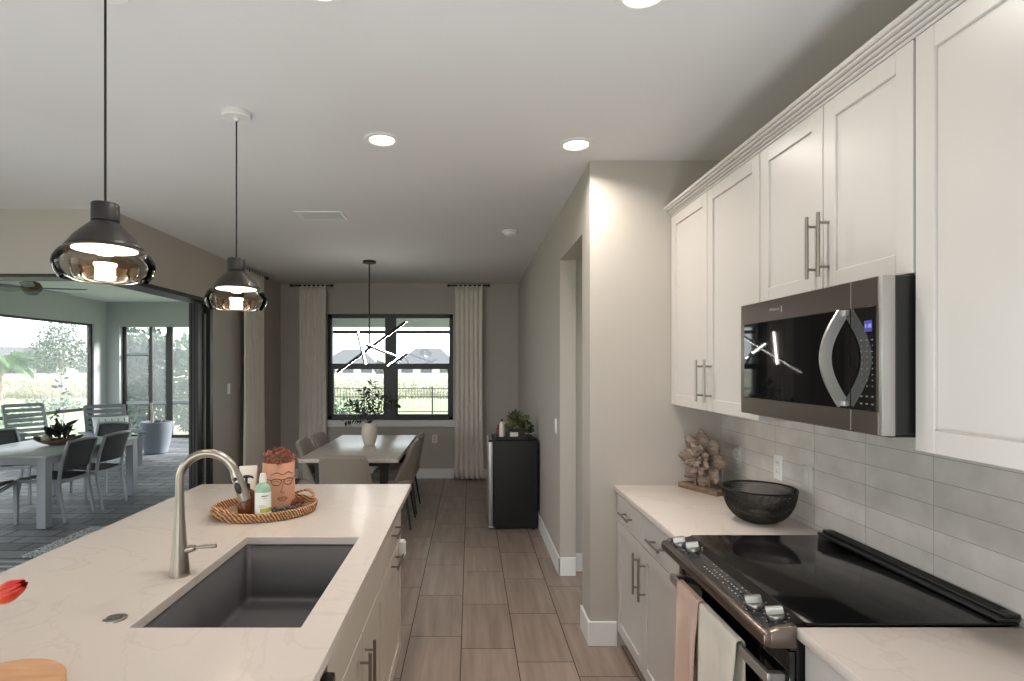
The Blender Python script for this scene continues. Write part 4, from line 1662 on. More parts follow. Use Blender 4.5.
# bead garland and a dried flower head lying in the tray
random.seed(33)
b = NB()
for k in range(30):
    u = k / 29
    x = -0.895 + 0.10 * u + random.uniform(-.006, .006)
    y = 2.512 + 0.05 * u + 0.012 * math.sin(u * 14) + random.uniform(-.008, .008)
    ball(b, (x, y, TZ + 0.0075 + (0.012 if k % 2 == 0 else 0)), 0.0078, 2)
o = obj('bead_garland', b, M['bead'])
tag(o, 'dark grey bead garland lying in the tray at the foot of the face planter', 'garland')
V, Fc = [], []
for k in range(90):
    d = rv().normalized()
    d.z = abs(d.z)
    leaf_into(V, Fc, Vector((-0.818, 2.650, TZ + 0.008)) + d * 0.012, d + rv() * .4, rv(), 0.026, 0.010, 0.4)
o = obj_vf('dried_flower_head', V, Fc, M['dried'])
tag(o, 'reddish dried flower head in the tray to the right of the face planter', 'dried flower')

# ------------------------------------------------------------------ round board, vase and tulip at the near corner
o = obj('round_board', lathe(NB(), [(0, 0), (0.12, 0), (0.125, 0.004), (0.125, 0.018), (0.121, 0.022), (0, 0.022)], 56, (-0.968, 1.125, 0.914)), M['wood_round'])
tag(o, 'round honey-coloured wooden board at the near corner of the island', 'board')
VX, VY = -1.165, 1.245
vs = thing('tulip_vase', 'ceramic vase just off the left edge on the island, holding the tulip', 'vase', (VX, VY, 0.914))
obj('vase_body', lathe(NB(), [(0, 0), (0.045, 0), (0.055, 0.03), (0.058, 0.08), (0.045, 0.13), (0.030, 0.155), (0.033, 0.165), (0.029, 0.163), (0.026, 0.15), (0, 0.14)], 32, (VX, VY, 0.914)), M['vase'], vs)
tu = thing('tulip', 'red and yellow tulip head drooping over the island at the left edge', 'flower', (VX, VY, 1.05))
tip = Vector((-0.960, 1.20, 1.122))
bs = Vector((-1.028, 1.205, 1.085))
b = NB()
pts = [Vector((VX + 0.01, VY, 1.04)), Vector((VX + 0.03, VY - 0.005, 1.10)), Vector((VX + 0.075, VY - 0.02, 1.108)), Vector((-1.045, 1.215, 1.078)), bs]
fine = []
for i in range(len(pts) - 1):
    for k in range(5):
        fine.append(pts[i].lerp(pts[i + 1], k / 5))
fine.append(pts[-1])
tube(b, fine, 0.0035, 8)
obj('stem', b, M['tulip_stem'], tu)
ax = (tip - bs)
L_ = ax.length
az = ax.normalized()
axx = az.orthogonal().normalized()
ay = az.cross(axx)
mx = Matrix(((axx.x, ay.x, az.x, bs.x), (axx.y, ay.y, az.y, bs.y), (axx.z, ay.z, az.z, bs.z), (0, 0, 0, 1)))
for k in range(6):
    a0 = k * PI / 3
    rad_ = 0.0215 if k % 2 else 0.0195

    def f(u, v, a0=a0, rad_=rad_):
        w = (u * 2 - 1)
        half = 0.80 * math.sin(PI * min(1, v * 0.72 + 0.14)) ** 0.5
        r = rad_ * (math.sin(PI * (0.10 + 0.83 * v)) ** 0.6)
        a = a0 + w * half
        return Vector((r * math.cos(a), r * math.sin(a), v * L_ * (1.0 - 0.10 * w * w)))
    b = NB()
    sheet(b, 8, 12, f, mx)
    o = obj('petal', b, M['tulip'], tu)
    solidify(o, 0.0012, 0)

# ================================================================== CEILING FIXTURES
def pendant(X, Y, label):
    t = thing('pendant_lamp', label, 'pendant light', (X, Y, 1.853), 'glass pendants over the island')
    zb = 1.853
    b = NB()
    lathe(b, [(0, 0.0), (0.062, 0.0), (0.064, -0.004), (0.064, -0.022), (0.060, -0.026), (0.012, -0.026), (0.010, -0.040), (0, -0.040)], 40, (X, Y, CEIL))
    obj('canopy', b, M['white_plastic'], t)
    b = NB()
    tube(b, [(X, Y, zb + 0.21), (X, Y, CEIL - 0.03)], 0.0036, 8)
    obj('cord', b, M['cord'], t)
    b = NB()
    lathe(b, [(0, 0.232), (0.036, 0.232), (0.038, 0.229), (0.038, 0.178), (0, 0.178)], 36, (X, Y, zb))
    obj('shade_cap', b, M['shade_cap'], t)
    # opaque upper shade
    b = NB()
    lathe(b, [(0.034, 0.180), (0.040, 0.172), (0.058, 0.155), (0.084, 0.128), (0.098, 0.106), (0.109, 0.092)], 56, (X, Y, zb))
    o = obj('shade', b, M['shade_metal'], t)
    solidify(o, 0.002, -1)
    # clear smoked lower shade, open below
    b = NB()
    lathe(b, [(0.109, 0.092), (0.124, 0.076), (0.133, 0.060), (0.1355, 0.046), (0.133, 0.030), (0.127, 0.014), (0.119, 0.003), (0.115, 0.0)], 56, (X, Y, zb))
    obj('glass_shade', b, M['smoke'], t)
    # reflector under the shade, its glow put into the material, and the bulb
    b = NB()
    lathe(b, [(0, 0.103), (0.030, 0.102), (0.074, 0.096), (0.087, 0.093), (0.087, 0.090), (0.074, 0.092), (0.030, 0.098), (0, 0.099)], 48, (X, Y, zb))
    obj('reflector', b, M['reflector'], t)
    b = NB()
    lathe(b, [(0, 0.098), (0.022, 0.097), (0.026, 0.088), (0.022, 0.076), (0, 0.073)], 28, (X, Y, zb))
    obj('bulb', b, M['bulb'], t)
    b = NB()
    lathe(b, [(0.092, 0.050), (0.090, 0.030), (0.084, 0.008), (0.078, 0.001), (0.034, 0.001), (0.030, 0.004)], 48, (X, Y, zb))
    ig = obj('inner_glass', b, M['amber_glass'], t)
    b = NB()
    lathe(b, [(0, 0.050), (0.031, 0.050), (0.031, 0.044), (0.027, 0.038), (0.027, 0.001), (0, 0.001)], 32, (X, Y, zb))
    obj('light_tube', b, M['bulb'], ig)
    d = bpy.data.lights.new('pendant_light', 'POINT')
    d.energy = 1.5
    d.color = (1.0, 0.80, 0.60)
    d.shadow_soft_size = 0.03
    lo = bpy.data.objects.new('pendant_light', d)
    COL.objects.link(lo)
    lo.parent = t
    lo.location = (0, 0, -0.012)
    return t


pendant(-1.113, 1.70, 'nearer smoked-glass pendant, hanging over the near half of the island')
pendant(-1.078, 2.571, 'farther smoked-glass pendant, hanging over the tray end of the island')


def can_light(X, Y, label, power=6):
    t = thing('recessed_light', label, 'ceiling light', (X, Y, CEIL), 'recessed ceiling lights')
    b = NB()
    lathe(b, [(0.062, 0.0), (0.090, 0.0), (0.092, -0.003), (0.088, -0.008), (0.068, -0.010), (0.062, -0.004)], 48, (X, Y, CEIL))
    obj('trim_ring', b, M['trim'], t)
    b = NB()
    lathe(b, [(0, -0.001), (0.064, -0.001), (0.064, -0.005), (0, -0.005)], 40, (X, Y, CEIL))
    obj('lens', b, M['can_lens'], t)
    d = bpy.data.lights.new('can_lamp', 'AREA')
    d.shape = 'DISK'
    d.size = 0.12
    d.energy = power
    d.color = (1.0, 0.92, 0.84)
    d.spread = rad(150)
    lo = bpy.data.objects.new('can_lamp', d)
    COL.objects.link(lo)
    lo.parent = t
    lo.location = (0, 0, -0.012)
    return t


can_light(-0.453, 2.866, 'lit recessed ceiling light nearer the pendant lamps')
can_light(0.558, 2.93, 'lit recessed ceiling light beside the corner of the hall wall', 11)
can_light(0.543, 1.735, 'recessed ceiling light at the top edge of the photo above the range')
can_light(-0.46, 1.70, 'recessed ceiling light at the top edge of the photo above the island')

vt = thing('ceiling_vent', 'white rectangular air vent in the ceiling between pendants and chandelier', 'vent', (-1.145, 4.32, CEIL))
b = NB()
vx0, vx1, vy0, vy1 = -1.335, -0.965, 4.20, 4.45
for a in ((vx0, vx1, vy0, vy0 + 0.03), (vx0, vx1, vy1 - 0.03, vy1), (vx0, vx0 + 0.03, vy0 + 0.03, vy1 - 0.03), (vx1 - 0.03, vx1, vy0 + 0.03, vy1 - 0.03)):
    box(b, a[0], a[1], a[2], a[3], CEIL - 0.008, CEIL + 0.001, 0.002)
obj('frame', b, M['trim'], vt)
b = NB()
box(b, vx0 + 0.03, vx1 - 0.03, vy0 + 0.03, vy1 - 0.03, CEIL - 0.001, CEIL + 0.001)
obj('duct_back', b, M['trim'], vt)
b = NB()
for k in range(9):
    y = vy0 + 0.04 + k * 0.0205
    box(b, vx0 + 0.03, vx1 - 0.03, -0.009, 0.009, -0.0008, 0.0008, 0, 1, Matrix.Translation((0, y, CEIL - 0.0065)) @ Matrix.Rotation(rad(38), 4, 'X'))
obj('louvres', b, M['trim'], vt)

sm = thing('smoke_detector', 'white round smoke detector on the ceiling near the hall wall', 'smoke detector', (0.346, 4.82, CEIL))
obj('base', lathe(NB(), [(0, 0), (0.070, 0), (0.070, -0.012), (0.062, -0.016), (0, -0.016)], 40, (0.346, 4.82, CEIL)), M['white_plastic'], sm)
obj('sensor_dome', lathe(NB(), [(0.052, -0.015), (0.050, -0.030), (0.036, -0.040), (0, -0.042)], 40, (0.346, 4.82, CEIL)), M['white_plastic'], sm)

# ================================================================== DINING CORNER
ch = thing('chandelier', 'black stick chandelier with crossing lit bars over the dining table', 'chandelier', (-1.12, 6.196, CEIL))
b = NB()
lathe(b, [(0, 0), (0.072, 0), (0.072, -0.026), (0, -0.026)], 36, (-1.12, 6.196, CEIL))
obj('canopy', b, M['matte_black'], ch)
HC = Vector((-1.12, 6.196, 1.80))
b = NB()
tube(b, [(-1.12, 6.196, CEIL - 0.02), tuple(HC)], 0.008, 10)
obj('rod', b, M['matte_black'], ch)
b = NB()
tube(b, [HC + Vector((0, 0, 0.03)), HC - Vector((0, 0, 0.03))], 0.024, 16)
obj('hub', b, M['matte_black'], ch)


def stick(p, q, side):
    p, q, side = Vector(p), Vector(q), Vector(side)
    b = NB()
    beam(b, p, q, 0.026, 0.026)
    o = obj('bar', b, M['matte_black'], ch)
    b = NB()
    off = side.normalized() * 0.0135
    beam(b, p + off, q + off, 0.009, 0.009)
    obj('led_strip', b, M['led'], o)


stick((-1.42, 5.95, 1.525), (-0.74, 6.44, 2.105), (1.0, 0.33, -0.25))
stick((-1.25, 6.20, 1.965), (-1.10, 5.86, 1.605), (0.55, -0.6, 0.25))
stick((-1.16, 6.22, 1.83), (-0.70, 5.72, 1.660), (0.1, -0.7, 0.6))
stick((-0.90, 6.15, 1.585), (-0.62, 5.45, 1.715), (-0.3, -0.6, 0.4))

# curtains
def curtain(name, p0, p1, ztop, zbot, depth, folds, label, seed, normal):
    random.seed(seed)
    t = thing(name, label, 'curtain', ((p0[0] + p1[0]) / 2, (p0[1] + p1[1]) / 2, zbot), 'off-white linen curtains')
    p0, p1, nrm = Vector((*p0, 0)), Vector((*p1, 0)), Vector((*normal, 0))
    phs = [random.uniform(-0.5, 0.5) for _ in range(60)]

    def f(u, v):
        z = ztop + (zbot - ztop) * v
        spread = 0.93 + 0.07 * v - 0.05 * math.sin(PI * v)
        uu = 0.5 + (u - 0.5) * spread
        w = depth * (0.55 + 0.45 * v) * math.sin(2 * PI * folds * u + phs[int(u * 20)] * 0.3 + 0.5 * v * math.sin(7 * u))
        q = p0.lerp(p1, uu) + nrm * w
        return Vector((q.x, q.y, z))
    b = NB()
    sheet(b, folds * 10, 22, f)
    o = obj('cloth', b, M['curtain'], t, angle=80)
    solidify(o, 0.003, 0)
    return t


def rod_between(p, q, label):
    t = thing('curtain_rod', label, 'curtain rod', p, 'short black curtain rods')
    b = NB()
    tube(b, [p, q], 0.011, 12)
    obj('bar', b, M['matte_black'], t)
    for e_ in (p, q):
        b = NB()
        ball(b, e_, 0.022, 2)
        obj('finial', b, M['matte_black'], t)
    b = NB()
    m_ = (Vector(p) + Vector(q)) / 2
    w = Vector((0, 1, 0)) if abs(p[1] - q[1]) < 0.01 else Vector((-1, 0, 0))
    tube(b, [m_, m_ + w * (0.085 if abs(p[1] - q[1]) < 0.01 else 0.07)], 0.008, 8)
    obj('bracket', b, M['matte_black'], t)


curtain('curtain', (-2.40, 7.785), (-1.995, 7.785), 2.725, 0.012, 0.030, 6, 'off-white curtain left of the dining window', 1, (0, 1))
curtain('curtain', (-0.225, 7.785), (0.195, 7.785), 2.725, 0.012, 0.030, 6, 'off-white curtain right of the dining window', 2, (0, 1))
curtain('curtain', (-2.60, 6.38), (-2.60, 7.06), 2.725, 0.012, 0.030, 8, 'off-white curtain on the side wall next to the sliding doors', 3, (1, 0))
rod_between((-2.50, 7.785, 2.715), (-1.93, 7.785, 2.715), 'black curtain rod left of the dining window')
rod_between((-0.30, 7.785, 2.715), (0.26, 7.785, 2.715), 'black curtain rod right of the dining window')
rod_between((-2.60, 6.28, 2.715), (-2.60, 7.14, 2.715), 'black curtain rod on the side wall')
plate_t = thing('light_switch', 'small white switch on the side wall by the curtain', 'switch', (XL, 6.18, 1.28))
obj('cover_plate', box(NB(), XL - 0.0005, XL + 0.006, 6.145, 6.215, 1.28, 1.395, 0.002), M['white_plastic'], plate_t)
obj('rocker', box(NB(), XL + 0.005, XL + 0.010, 6.164, 6.196, 1.305, 1.37, 0.002), M['white_plastic'], plate_t)

# dining table
TX0, TX1, TY0, TY1 = -1.552, -0.652, 5.03, 6.78
dt = thing('dining_table', 'rectangular pale wood dining table on dark legs by the window', 'table', (-1.1, 5.9, 0))
obj('tabletop', box(NB(), TX0, TX1, TY0, TY1, 0.714, 0.75, 0.003, 2), M['table_top'], dt)
for (x, y) in ((TX0 + 0.15, TY0 + 0.16), (TX1 - 0.15, TY0 + 0.16), (TX0 + 0.15, TY1 - 0.16), (TX1 - 0.15, TY1 - 0.16)):
    b = NB()
    box(b, x - 0.035, x + 0.035, y - 0.035, y + 0.035, 0, 0.714, 0.004)
    obj('leg', b, M['matte_black'], dt)
b = NB()
for y in (TY0 + 0.16, TY1 - 0.16):
    box(b, TX0 + 0.1, TX1 - 0.1, y - 0.03, y + 0.03, 0.66, 0.714, 0.003)
box(b, -1.13, -1.07, TY0 + 0.16, TY1 - 0.16, 0.66, 0.714, 0.003)
obj('underframe', b, M['matte_black'], dt)


def dining_chair():
    """upholstered shell chair facing +y in its own frame"""
    t = thing('dining_chair', '', 'chair', (0, 0, 0), 'upholstered dining chairs', local=True)

    def back(u, v):
        a = (u * 2 - 1)
        w = 0.235 - 0.03 * v
        x = a * w
        wrap_ = 0.16 * abs(a) ** 2.6 * (1.0 - 0.75 * v)
        y = -0.205 - 0.075 * v + wrap_
        z = 0.44 + 0.41 * v - 0.03 * abs(a) ** 6 * v
        return Vector((x, y, z))
    b = NB()
    sheet(b, 12, 9, back)
    o = obj('backrest', b, M['chair_fabric'], t, angle=80)
    solidify(o, 0.042, 0, 1)
    b = NB()
    box(b, -0.235, 0.235, -0.225, 0.24, 0.405, 0.475, 0.03, 4)
    obj('seat', b, M['chair_fabric'], t)
    for sx in (-1, 1):
        for sy in (-1, 1):
            b = NB()
            tube(b, [(sx * 0.16, sy * 0.16, 0.41), (sx * 0.225, sy * 0.225, 0.0)], [0.014, 0.009], 10)
            obj('leg', b, M['matte_black'], t)
    return t


dc0 = dining_chair()
spots = [((-1.06, 4.90), 0, 'taupe dining chair at the near end of the table, its back to the camera'),
         ((-0.80, 5.62), PI / 2, 'taupe dining chair at the right side of the table, nearer the camera'),
         ((-0.80, 6.20), PI / 2, 'taupe dining chair at the right side of the table, nearer the window'),
         ((-1.45, 5.66), -PI / 2, 'taupe dining chair at the left side of the table, nearer the camera'),
         ((-1.45, 6.24), -PI / 2, 'taupe dining chair at the left side of the table, nearer the window')]
for i, ((x, y), rz, lab) in enumerate(spots):
    if i == 0:
        dc0.location = (x, y, 0)
        dc0.rotation_euler = (0, 0, rz)
        dc0['label'] = lab
    else:
        dup(dc0, (x, y, 0), rz, lab)

# vase with dark branches on the dining table
VX2, VY2 = -1.07, 5.93
vz = thing('branch_vase', 'cream vase with dark leafy branches on the dining table', 'vase', (VX2, VY2, 0.75))
obj('vase_body', lathe(NB(), [(0, 0), (0.052, 0), (0.062, 0.02), (0.080, 0.09), (0.084, 0.14), (0.078, 0.19), (0.062, 0.228), (0.056, 0.236), (0.050, 0.232), (0.060, 0.19), (0, 0.17)], 36, (VX2, VY2, 0.75)), M['vase'], vz)
random.seed(17)
V, Fc = [], []
bt_ = NB()
for (dx, dy, dz, n) in ((0.03, 0.02, 0.42, 15), (-0.08, 0.05, 0.34, 13), (0.14, -0.03, 0.33, 13), (0.29, 0.03, 0.20, 12), (-0.20, -0.05, 0.20, 12), (-0.27, 0.04, 0.0, 12), (0.10, 0.12, 0.28, 10), (-0.14, -0.1, 0.22, 10), (0.22, 0.0, 0.26, 10)):
    p0 = Vector((VX2, VY2, 0.97))
    e_ = Vector((VX2 + dx, VY2 + dy, 0.99 + dz))
    mid = p0.lerp(e_, 0.5) + Vector((0, 0, 0.07 + 0.2 * max(0, 0.1 - dz) ))
    pts = []
    for k in range(n + 1):
        u = k / n
        pts.append(p0 * (1 - u) ** 2 + mid * 2 * u * (1 - u) + e_ * u * u)
    tube(bt_, pts, [0.004 - 0.0025 * k / n for k in range(n + 1)], 5)
    for k in range(3, n + 1):
        tg = (pts[k] - pts[k - 1]).normalized()
        for s in (-1, 1):
            sd = tg.cross(Vector((0, 1, 0.3))).normalized() * s
            leaf_into(V, Fc, pts[k], tg * 0.6 + sd + rv() * 0.5, rv(), random.uniform(0.055, 0.085), random.uniform(0.018, 0.026), 0.15)
br = obj('branches', bt_, M['twig'], vz)
obj_vf('leaves', V, Fc, M['dark_leaf'], br)

# ------------------------------------------------------------------ small fridge with planter on top
fg = thing('mini_fridge', 'black compact fridge with steel door against the hall wall', 'fridge', (0.44, 5.68, 0))
FX0, FX1, FY0, FY1, FZ = 0.225, 0.655, 5.40, 5.95, 0.863
obj('cabinet', box(NB(), FX0, FX1, FY0, FY1, 0.02, FZ, 0.006, 2), M['fridge_black'], fg)
fd = obj('door', box(NB(), FX0 - 0.045, FX0 - 0.003, FY0 + 0.001, FY1 - 0.001, 0.045, FZ - 0.012, 0.006, 2), M['bright_steel'], fg)
b = NB()
box(b, FX0 - 0.046, FX0 + 0.03, FY0 + 0.004, FY0 + 0.05, FZ - 0.012, FZ + 0.006, 0.003)
obj('hinge_cap', b, M['black'], fg)
b = NB()
box(b, FX0 - 0.045, FX0 + 0.025, FY0 + 0.002, FY0 + 0.05, 0.018, 0.040, 0.003)
obj('lower_hinge', b, M['bright_steel'], fg)
for x in (FX0 + 0.04, FX1 - 0.04):
    for y in (FY0 + 0.05, FY1 - 0.05):
        obj('foot', lathe(NB(), [(0, 0), (0.018, 0), (0.016, 0.022), (0, 0.022)], 16, (x, y, 0)), M['black'], fg)
ty = thing('serving_tray', 'dark tray on top of the compact fridge', 'tray', (0.42, 5.62, FZ))
b = NB()
box(b, 0.255, 0.56, 5.47, 5.78, FZ, FZ + 0.012, 0.003)
obj('base', b, M['matte_black'], ty)
b = NB()
for a in ((0.255, 0.56, 5.47, 5.478), (0.255, 0.56, 5.772, 5.78), (0.255, 0.263, 5.478, 5.772), (0.552, 0.56, 5.478, 5.772)):
    box(b, a[0], a[1], a[2], a[3], FZ + 0.010, FZ + 0.03)
obj('rim', b, M['matte_black'], ty)
FT = FZ + 0.0125
pl_ = thing('planter_box', 'black planter box with trailing sage-green plant on the fridge', 'planter', (0.46, 5.57, FT))
b = NB()
box(b, 0.37, 0.545, 5.50, 5.62, FT, FT + 0.085, 0.004)
pbx = obj('box', b, M['matte_black'], pl_)
obj('label_card', box(NB(), 0.395, 0.475, 5.497, 5.501, FT + 0.018, FT + 0.060), M['tube'], pbx)
random.seed(9)
V, Fc = foliage([((0.46, 5.58, FT + 0.15), (0.075, 0.07, 0.09)), ((0.53, 5.56, FT + 0.12), (0.06, 0.06, 0.07)), ((0.445, 5.60, FT + 0.20), (0.05, 0.05, 0.05))], 210, 0.055, 0.040)
obj_vf('leaves', V, Fc, M['green_leaf'], pl_)
V, Fc = foliage([((0.575, 5.54, FT + 0.12), (0.03, 0.03, 0.03))], 14, 0.06, 0.045)
obj_vf('dark_leaves', V, Fc, M['dark_leaf'], pl_)


def small_bottle(x, y, r, h_, body, top, label, name='small_bottle', cat='bottle'):
    t = thing(name, label, cat, (x, y, FT))
    obj('bottle_body', lathe(NB(), [(0, 0), (r, 0), (r, h_ * .62), (r * .8, h_ * .74), (r * .38, h_ * .82), (r * .38, h_ * .9), (0, h_ * .9)], 20, (x, y, FT)), body, t)
    obj('stopper', lathe(NB(), [(0, h_ * .88), (r * .48, h_ * .88), (r * .48, h_), (0, h_)], 16, (x, y, FT)), top, t)


small_bottle(0.318, 5.56, 0.026, 0.185, M['tube'], M['black'], 'pale bottle with black stopper on the fridge tray')
small_bottle(0.352, 5.70, 0.024, 0.135, M['sage_light'], M['tube'], 'grey-green bottle between the pale bottle and the planter box')
small_bottle(0.288, 5.64, 0.026, 0.12, M['wine_red'], M['wine_red'], 'dusky red bottle at the door-side edge of the fridge tray')

# ================================================================== PATIO
PTX0, PTX1, PTY0, PTY1 = -5.20, -4.13, 5.42, 6.93
pt = thing('patio_table', 'pale grey patio table with square silver legs on the paved patio', 'table', (-4.66, 6.18, 0))
obj('tabletop', box(NB(), PTX0, PTX1, PTY0, PTY1, 0.69, 0.715, 0.004, 2), M['patio_top'], pt)
b = NB()
for a in ((PTX0 + 0.01, PTX1 - 0.01, PTY0 + 0.01, PTY0 + 0.05), (PTX0 + 0.01, PTX1 - 0.01, PTY1 - 0.05, PTY1 - 0.01), (PTX0 + 0.01, PTX0 + 0.05, PTY0 + 0.05, PTY1 - 0.05), (PTX1 - 0.05, PTX1 - 0.01, PTY0 + 0.05, PTY1 - 0.05)):
    box(b, a[0], a[1], a[2], a[3], 0.625, 0.690, 0.002)
obj('apron', b, M['alu'], pt)
for x in (PTX0 + 0.05, PTX1 - 0.05):
    for y in (PTY0 + 0.05, PTY1 - 0.05):
        obj('leg', box(NB(), x - 0.045, x + 0.045, y - 0.045, y + 0.045, 0, 0.69, 0.004), M['alu'], pt)


def patio_chair():
    """aluminium side chair with sling seat and back, facing +y in its own frame"""
    t = thing('patio_chair', '', 'chair', (0, 0, 0), 'sling chairs around the patio table', local=True)
    W = 0.215
    for sx in (-1, 1):
        b = NB()
        tube(b, [(sx * W, 0.22, 0.0), (sx * W, 0.215, 0.43)], 0.017, 4, True, (1.15, 0.85))
        obj('front_leg', b, M['alu'], t)
        b = NB()
        tube(b, [(sx * W, -0.27, 0.0), (sx * W, -0.215, 0.30), (sx * W, -0.205, 0.44), (sx * W, -0.235, 0.62), (sx * W, -0.30, 0.82)], 0.018, 4, True, (1.15, 0.85))
        obj('back_post', b, M['alu'], t)
    b = NB()
    for sx in (-1, 1):
        beam(b, (sx * W, 0.23, 0.425), (sx * W, -0.21, 0.405), 0.022, 0.035)
    beam(b, (-W, 0.225, 0.425), (W, 0.225, 0.425), 0.022, 0.03)
    beam(b, (-W, -0.20, 0.405), (W, -0.20, 0.405), 0.022, 0.03)
    obj('seat_frame', b, M['alu'], t)
    b = NB()
    tube(b, [(-W, -0.298, 0.815), (-W * .5, -0.318, 0.826), (0, -0.324, 0.829), (W * .5, -0.318, 0.826), (W, -0.298, 0.815)], 0.016, 8)
    obj('top_rail', b, M['alu'], t)
    b = NB()
    sheet(b, 6, 8, lambda u, v: Vector(((u * 2 - 1) * (W - 0.012), -0.19 + 0.41 * v, 0.438 - 0.018 * math.sin(PI * u) + 0.012 * v)))
    o = obj('seat_sling', b, M['sling'], t)
    solidify(o, 0.006, 0)
    b = NB()
    sheet(b, 6, 8, lambda u, v: Vector(((u * 2 - 1) * (W - 0.010), -0.212 - 0.088 * v - 0.024 * math.sin(PI * u), 0.52 + 0.295 * v)))
    o = obj('back_sling', b, M['sling'], t)
    solidify(o, 0.006, 0)
    return t


pc0 = patio_chair()
pspots = [((-4.37, 5.86), rad(90), 'grey sling patio chair on the house side, in front of the plant bowl'),
          ((-4.33, 6.37), rad(90), 'grey sling patio chair on the house side of the table, by the far leg'),
          ((-4.68, 5.30), rad(20), 'grey sling patio chair at the near end of the table, cut by the left edge'),
          ((-5.28, 6.62), rad(-90), 'grey sling patio chair on the lawn side of the table, behind the bowl of plants'),
          ((-4.78, 7.20), rad(180), 'grey sling patio chair at the far end of the table, before the slatted lounge chair')]
for i, ((x, y), rz, lab) in enumerate(pspots):
    if i == 0:
        pc0.location = (x, y, 0)
        pc0.rotation_euler = (0, 0, rz)
        pc0['label'] = lab
    else:
        dup(pc0, (x, y, 0), rz, lab)

# boat-shaped bowl with an orchid-like plant on the patio table
BXc, BYc, BZ = -4.58, 6.20, 0.7155
cpc = thing('centrepiece_bowl', 'dark boat-shaped bowl of green plants on the patio table', 'planter', (BXc, BYc, BZ))
b = NB()


def boat(u, v):
    a = 2 * PI * u
    r = 0.22 * v
    x, y = 1.0 * r * math.cos(a), 0.55 * r * math.sin(a)
    z = 0.004 + 0.055 * v ** 2 + 0.045 * (v * abs(math.cos(a))) ** 3
    return Vector((BXc + x * 0.9 + y * 0.2, BYc + x * 0.35 + y, BZ + z))


sheet(b, 36, 7, boat)
bmesh.ops.remove_doubles(b, verts=b.verts[:], dist=0.0005)
o = obj('bowl', b, M['wood_base'], cpc)
solidify(o, 0.010, 1)
random.seed(12)
V, Fc = [], []
for k in range(34):
    a = random.uniform(0, 2 * PI)
    p = Vector((BXc + 0.02 + random.uniform(-.07, .07), BYc + random.uniform(-.05, .05), BZ + 0.05 + random.uniform(0, 0.12)))
    leaf_into(V, Fc, p, Vector((math.cos(a), math.sin(a), random.uniform(0.3, 1.4))), rv(), random.uniform(0.10, 0.17), random.uniform(0.05, 0.075), 0.3)
for (x, y, z) in ((-0.03, 0, 0.33), (-0.05, 0.02, 0.27), (-0.015, 0.01, 0.38), (-0.08, 0, 0.29)):
    for j in range(5):
        leaf_into(V, Fc, Vector((BXc + x, BYc + y, BZ + z)), rv(), rv(), 0.035, 0.022, 0.2)
obj_vf('leaves', V, Fc, M['dark_leaf'], cpc)
b = NB()
tube(b, [(BXc, BYc, BZ + 0.03), (BXc - 0.01, BYc, BZ + 0.22), (BXc - 0.02, BYc, BZ + 0.42)], [0.005, 0.004, 0.002], 6)
tube(b, [(BXc + 0.03, BYc, BZ + 0.05), (BXc + 0.12, BYc, BZ + 0.21), (BXc + 0.20, BYc, BZ + 0.17), (BXc + 0.25, BYc, BZ + 0.04)], [0.004, 0.003, 0.003, 0.002], 6)
obj('stem', b, M['twig'], cpc)
ob_ = thing('glass_float', 'grey glass ball resting in the bowl on the patio table', 'ornament', (BXc - 0.11, BYc - 0.05, BZ + 0.02))
ob_bm = NB()
ball(ob_bm, (BXc - 0.10, BYc - 0.045, BZ + 0.073), 0.052, 3)
obj('ball', ob_bm, M['sage_light'], ob_)
b = NB()
lathe(b, [(0, 0.050), (0.011, 0.050), (0.009, 0.060), (0, 0.062)], 14, (BXc - 0.10, BYc - 0.045, BZ + 0.073))
obj('neck', b, M['sage_light'], ob_)


def lounge_chair():
    """slatted lounge chair with arms, facing -y in its own frame"""
    t = thing('lounge_chair', '', 'lounge chair', (0, 0, 0), 'slatted lounge chairs on the patio', local=True)
    W = 0.31
    for sx in (-1, 1):
        b = NB()
        box(b, sx * W - 0.03, sx * W + 0.03, -0.38, -0.31, 0, 0.50, 0.004)
        obj('front_leg', b, M['slat'], t)
        b = NB()
        beam(b, (sx * W, -0.34, 0.33), (sx * W, 0.42, 0.17), 0.04, 0.09)
        obj('side_rail', b, M['slat'], t)
        b = NB()
        box(b, sx * W - 0.03, sx * W + 0.03, 0.28, 0.34, 0, 0.50, 0.004)
        obj('rear_leg', b, M['slat'], t)
        b = NB()
        box(b, sx * (W + 0.02) - 0.065, sx * (W + 0.02) + 0.065, -0.44, 0.36, 0.50, 0.528, 0.005)
        obj('armrest', b, M['slat'], t)
    b = NB()
    for k in range(6):
        u = k / 5
        box(b, -W + 0.03, W - 0.03, -0.045, 0.045, -0.01, 0.01, 0.003, 1, Matrix.Translation((0, -0.30 + 0.50 * u, 0.385 - 0.10 * u)) @ Matrix.Rotation(rad(-12), 4, 'X'))
    obj('seat', b, M['slat'], t)
    b = NB()
    lo, hi = Vector((0, 0.22, 0.27)), Vector((0, 0.52, 0.93))
    for sx in (-1, 1):
        beam(b, lo + Vector((sx * (W - 0.03), 0, 0)), hi + Vector((sx * (W - 0.03), 0, 0)), 0.045, 0.035)
    for k in range(8):
        c = lo.lerp(hi, 0.10 + 0.88 * k / 7)
        box(b, -W + 0.045, W - 0.045, -0.010, 0.010, -0.030, 0.030, 0.003, 1, Matrix.Translation(c) @ Matrix.Rotation(rad(-24.5), 4, 'X'))
    obj('backrest', b, M['slat'], t)
    return t


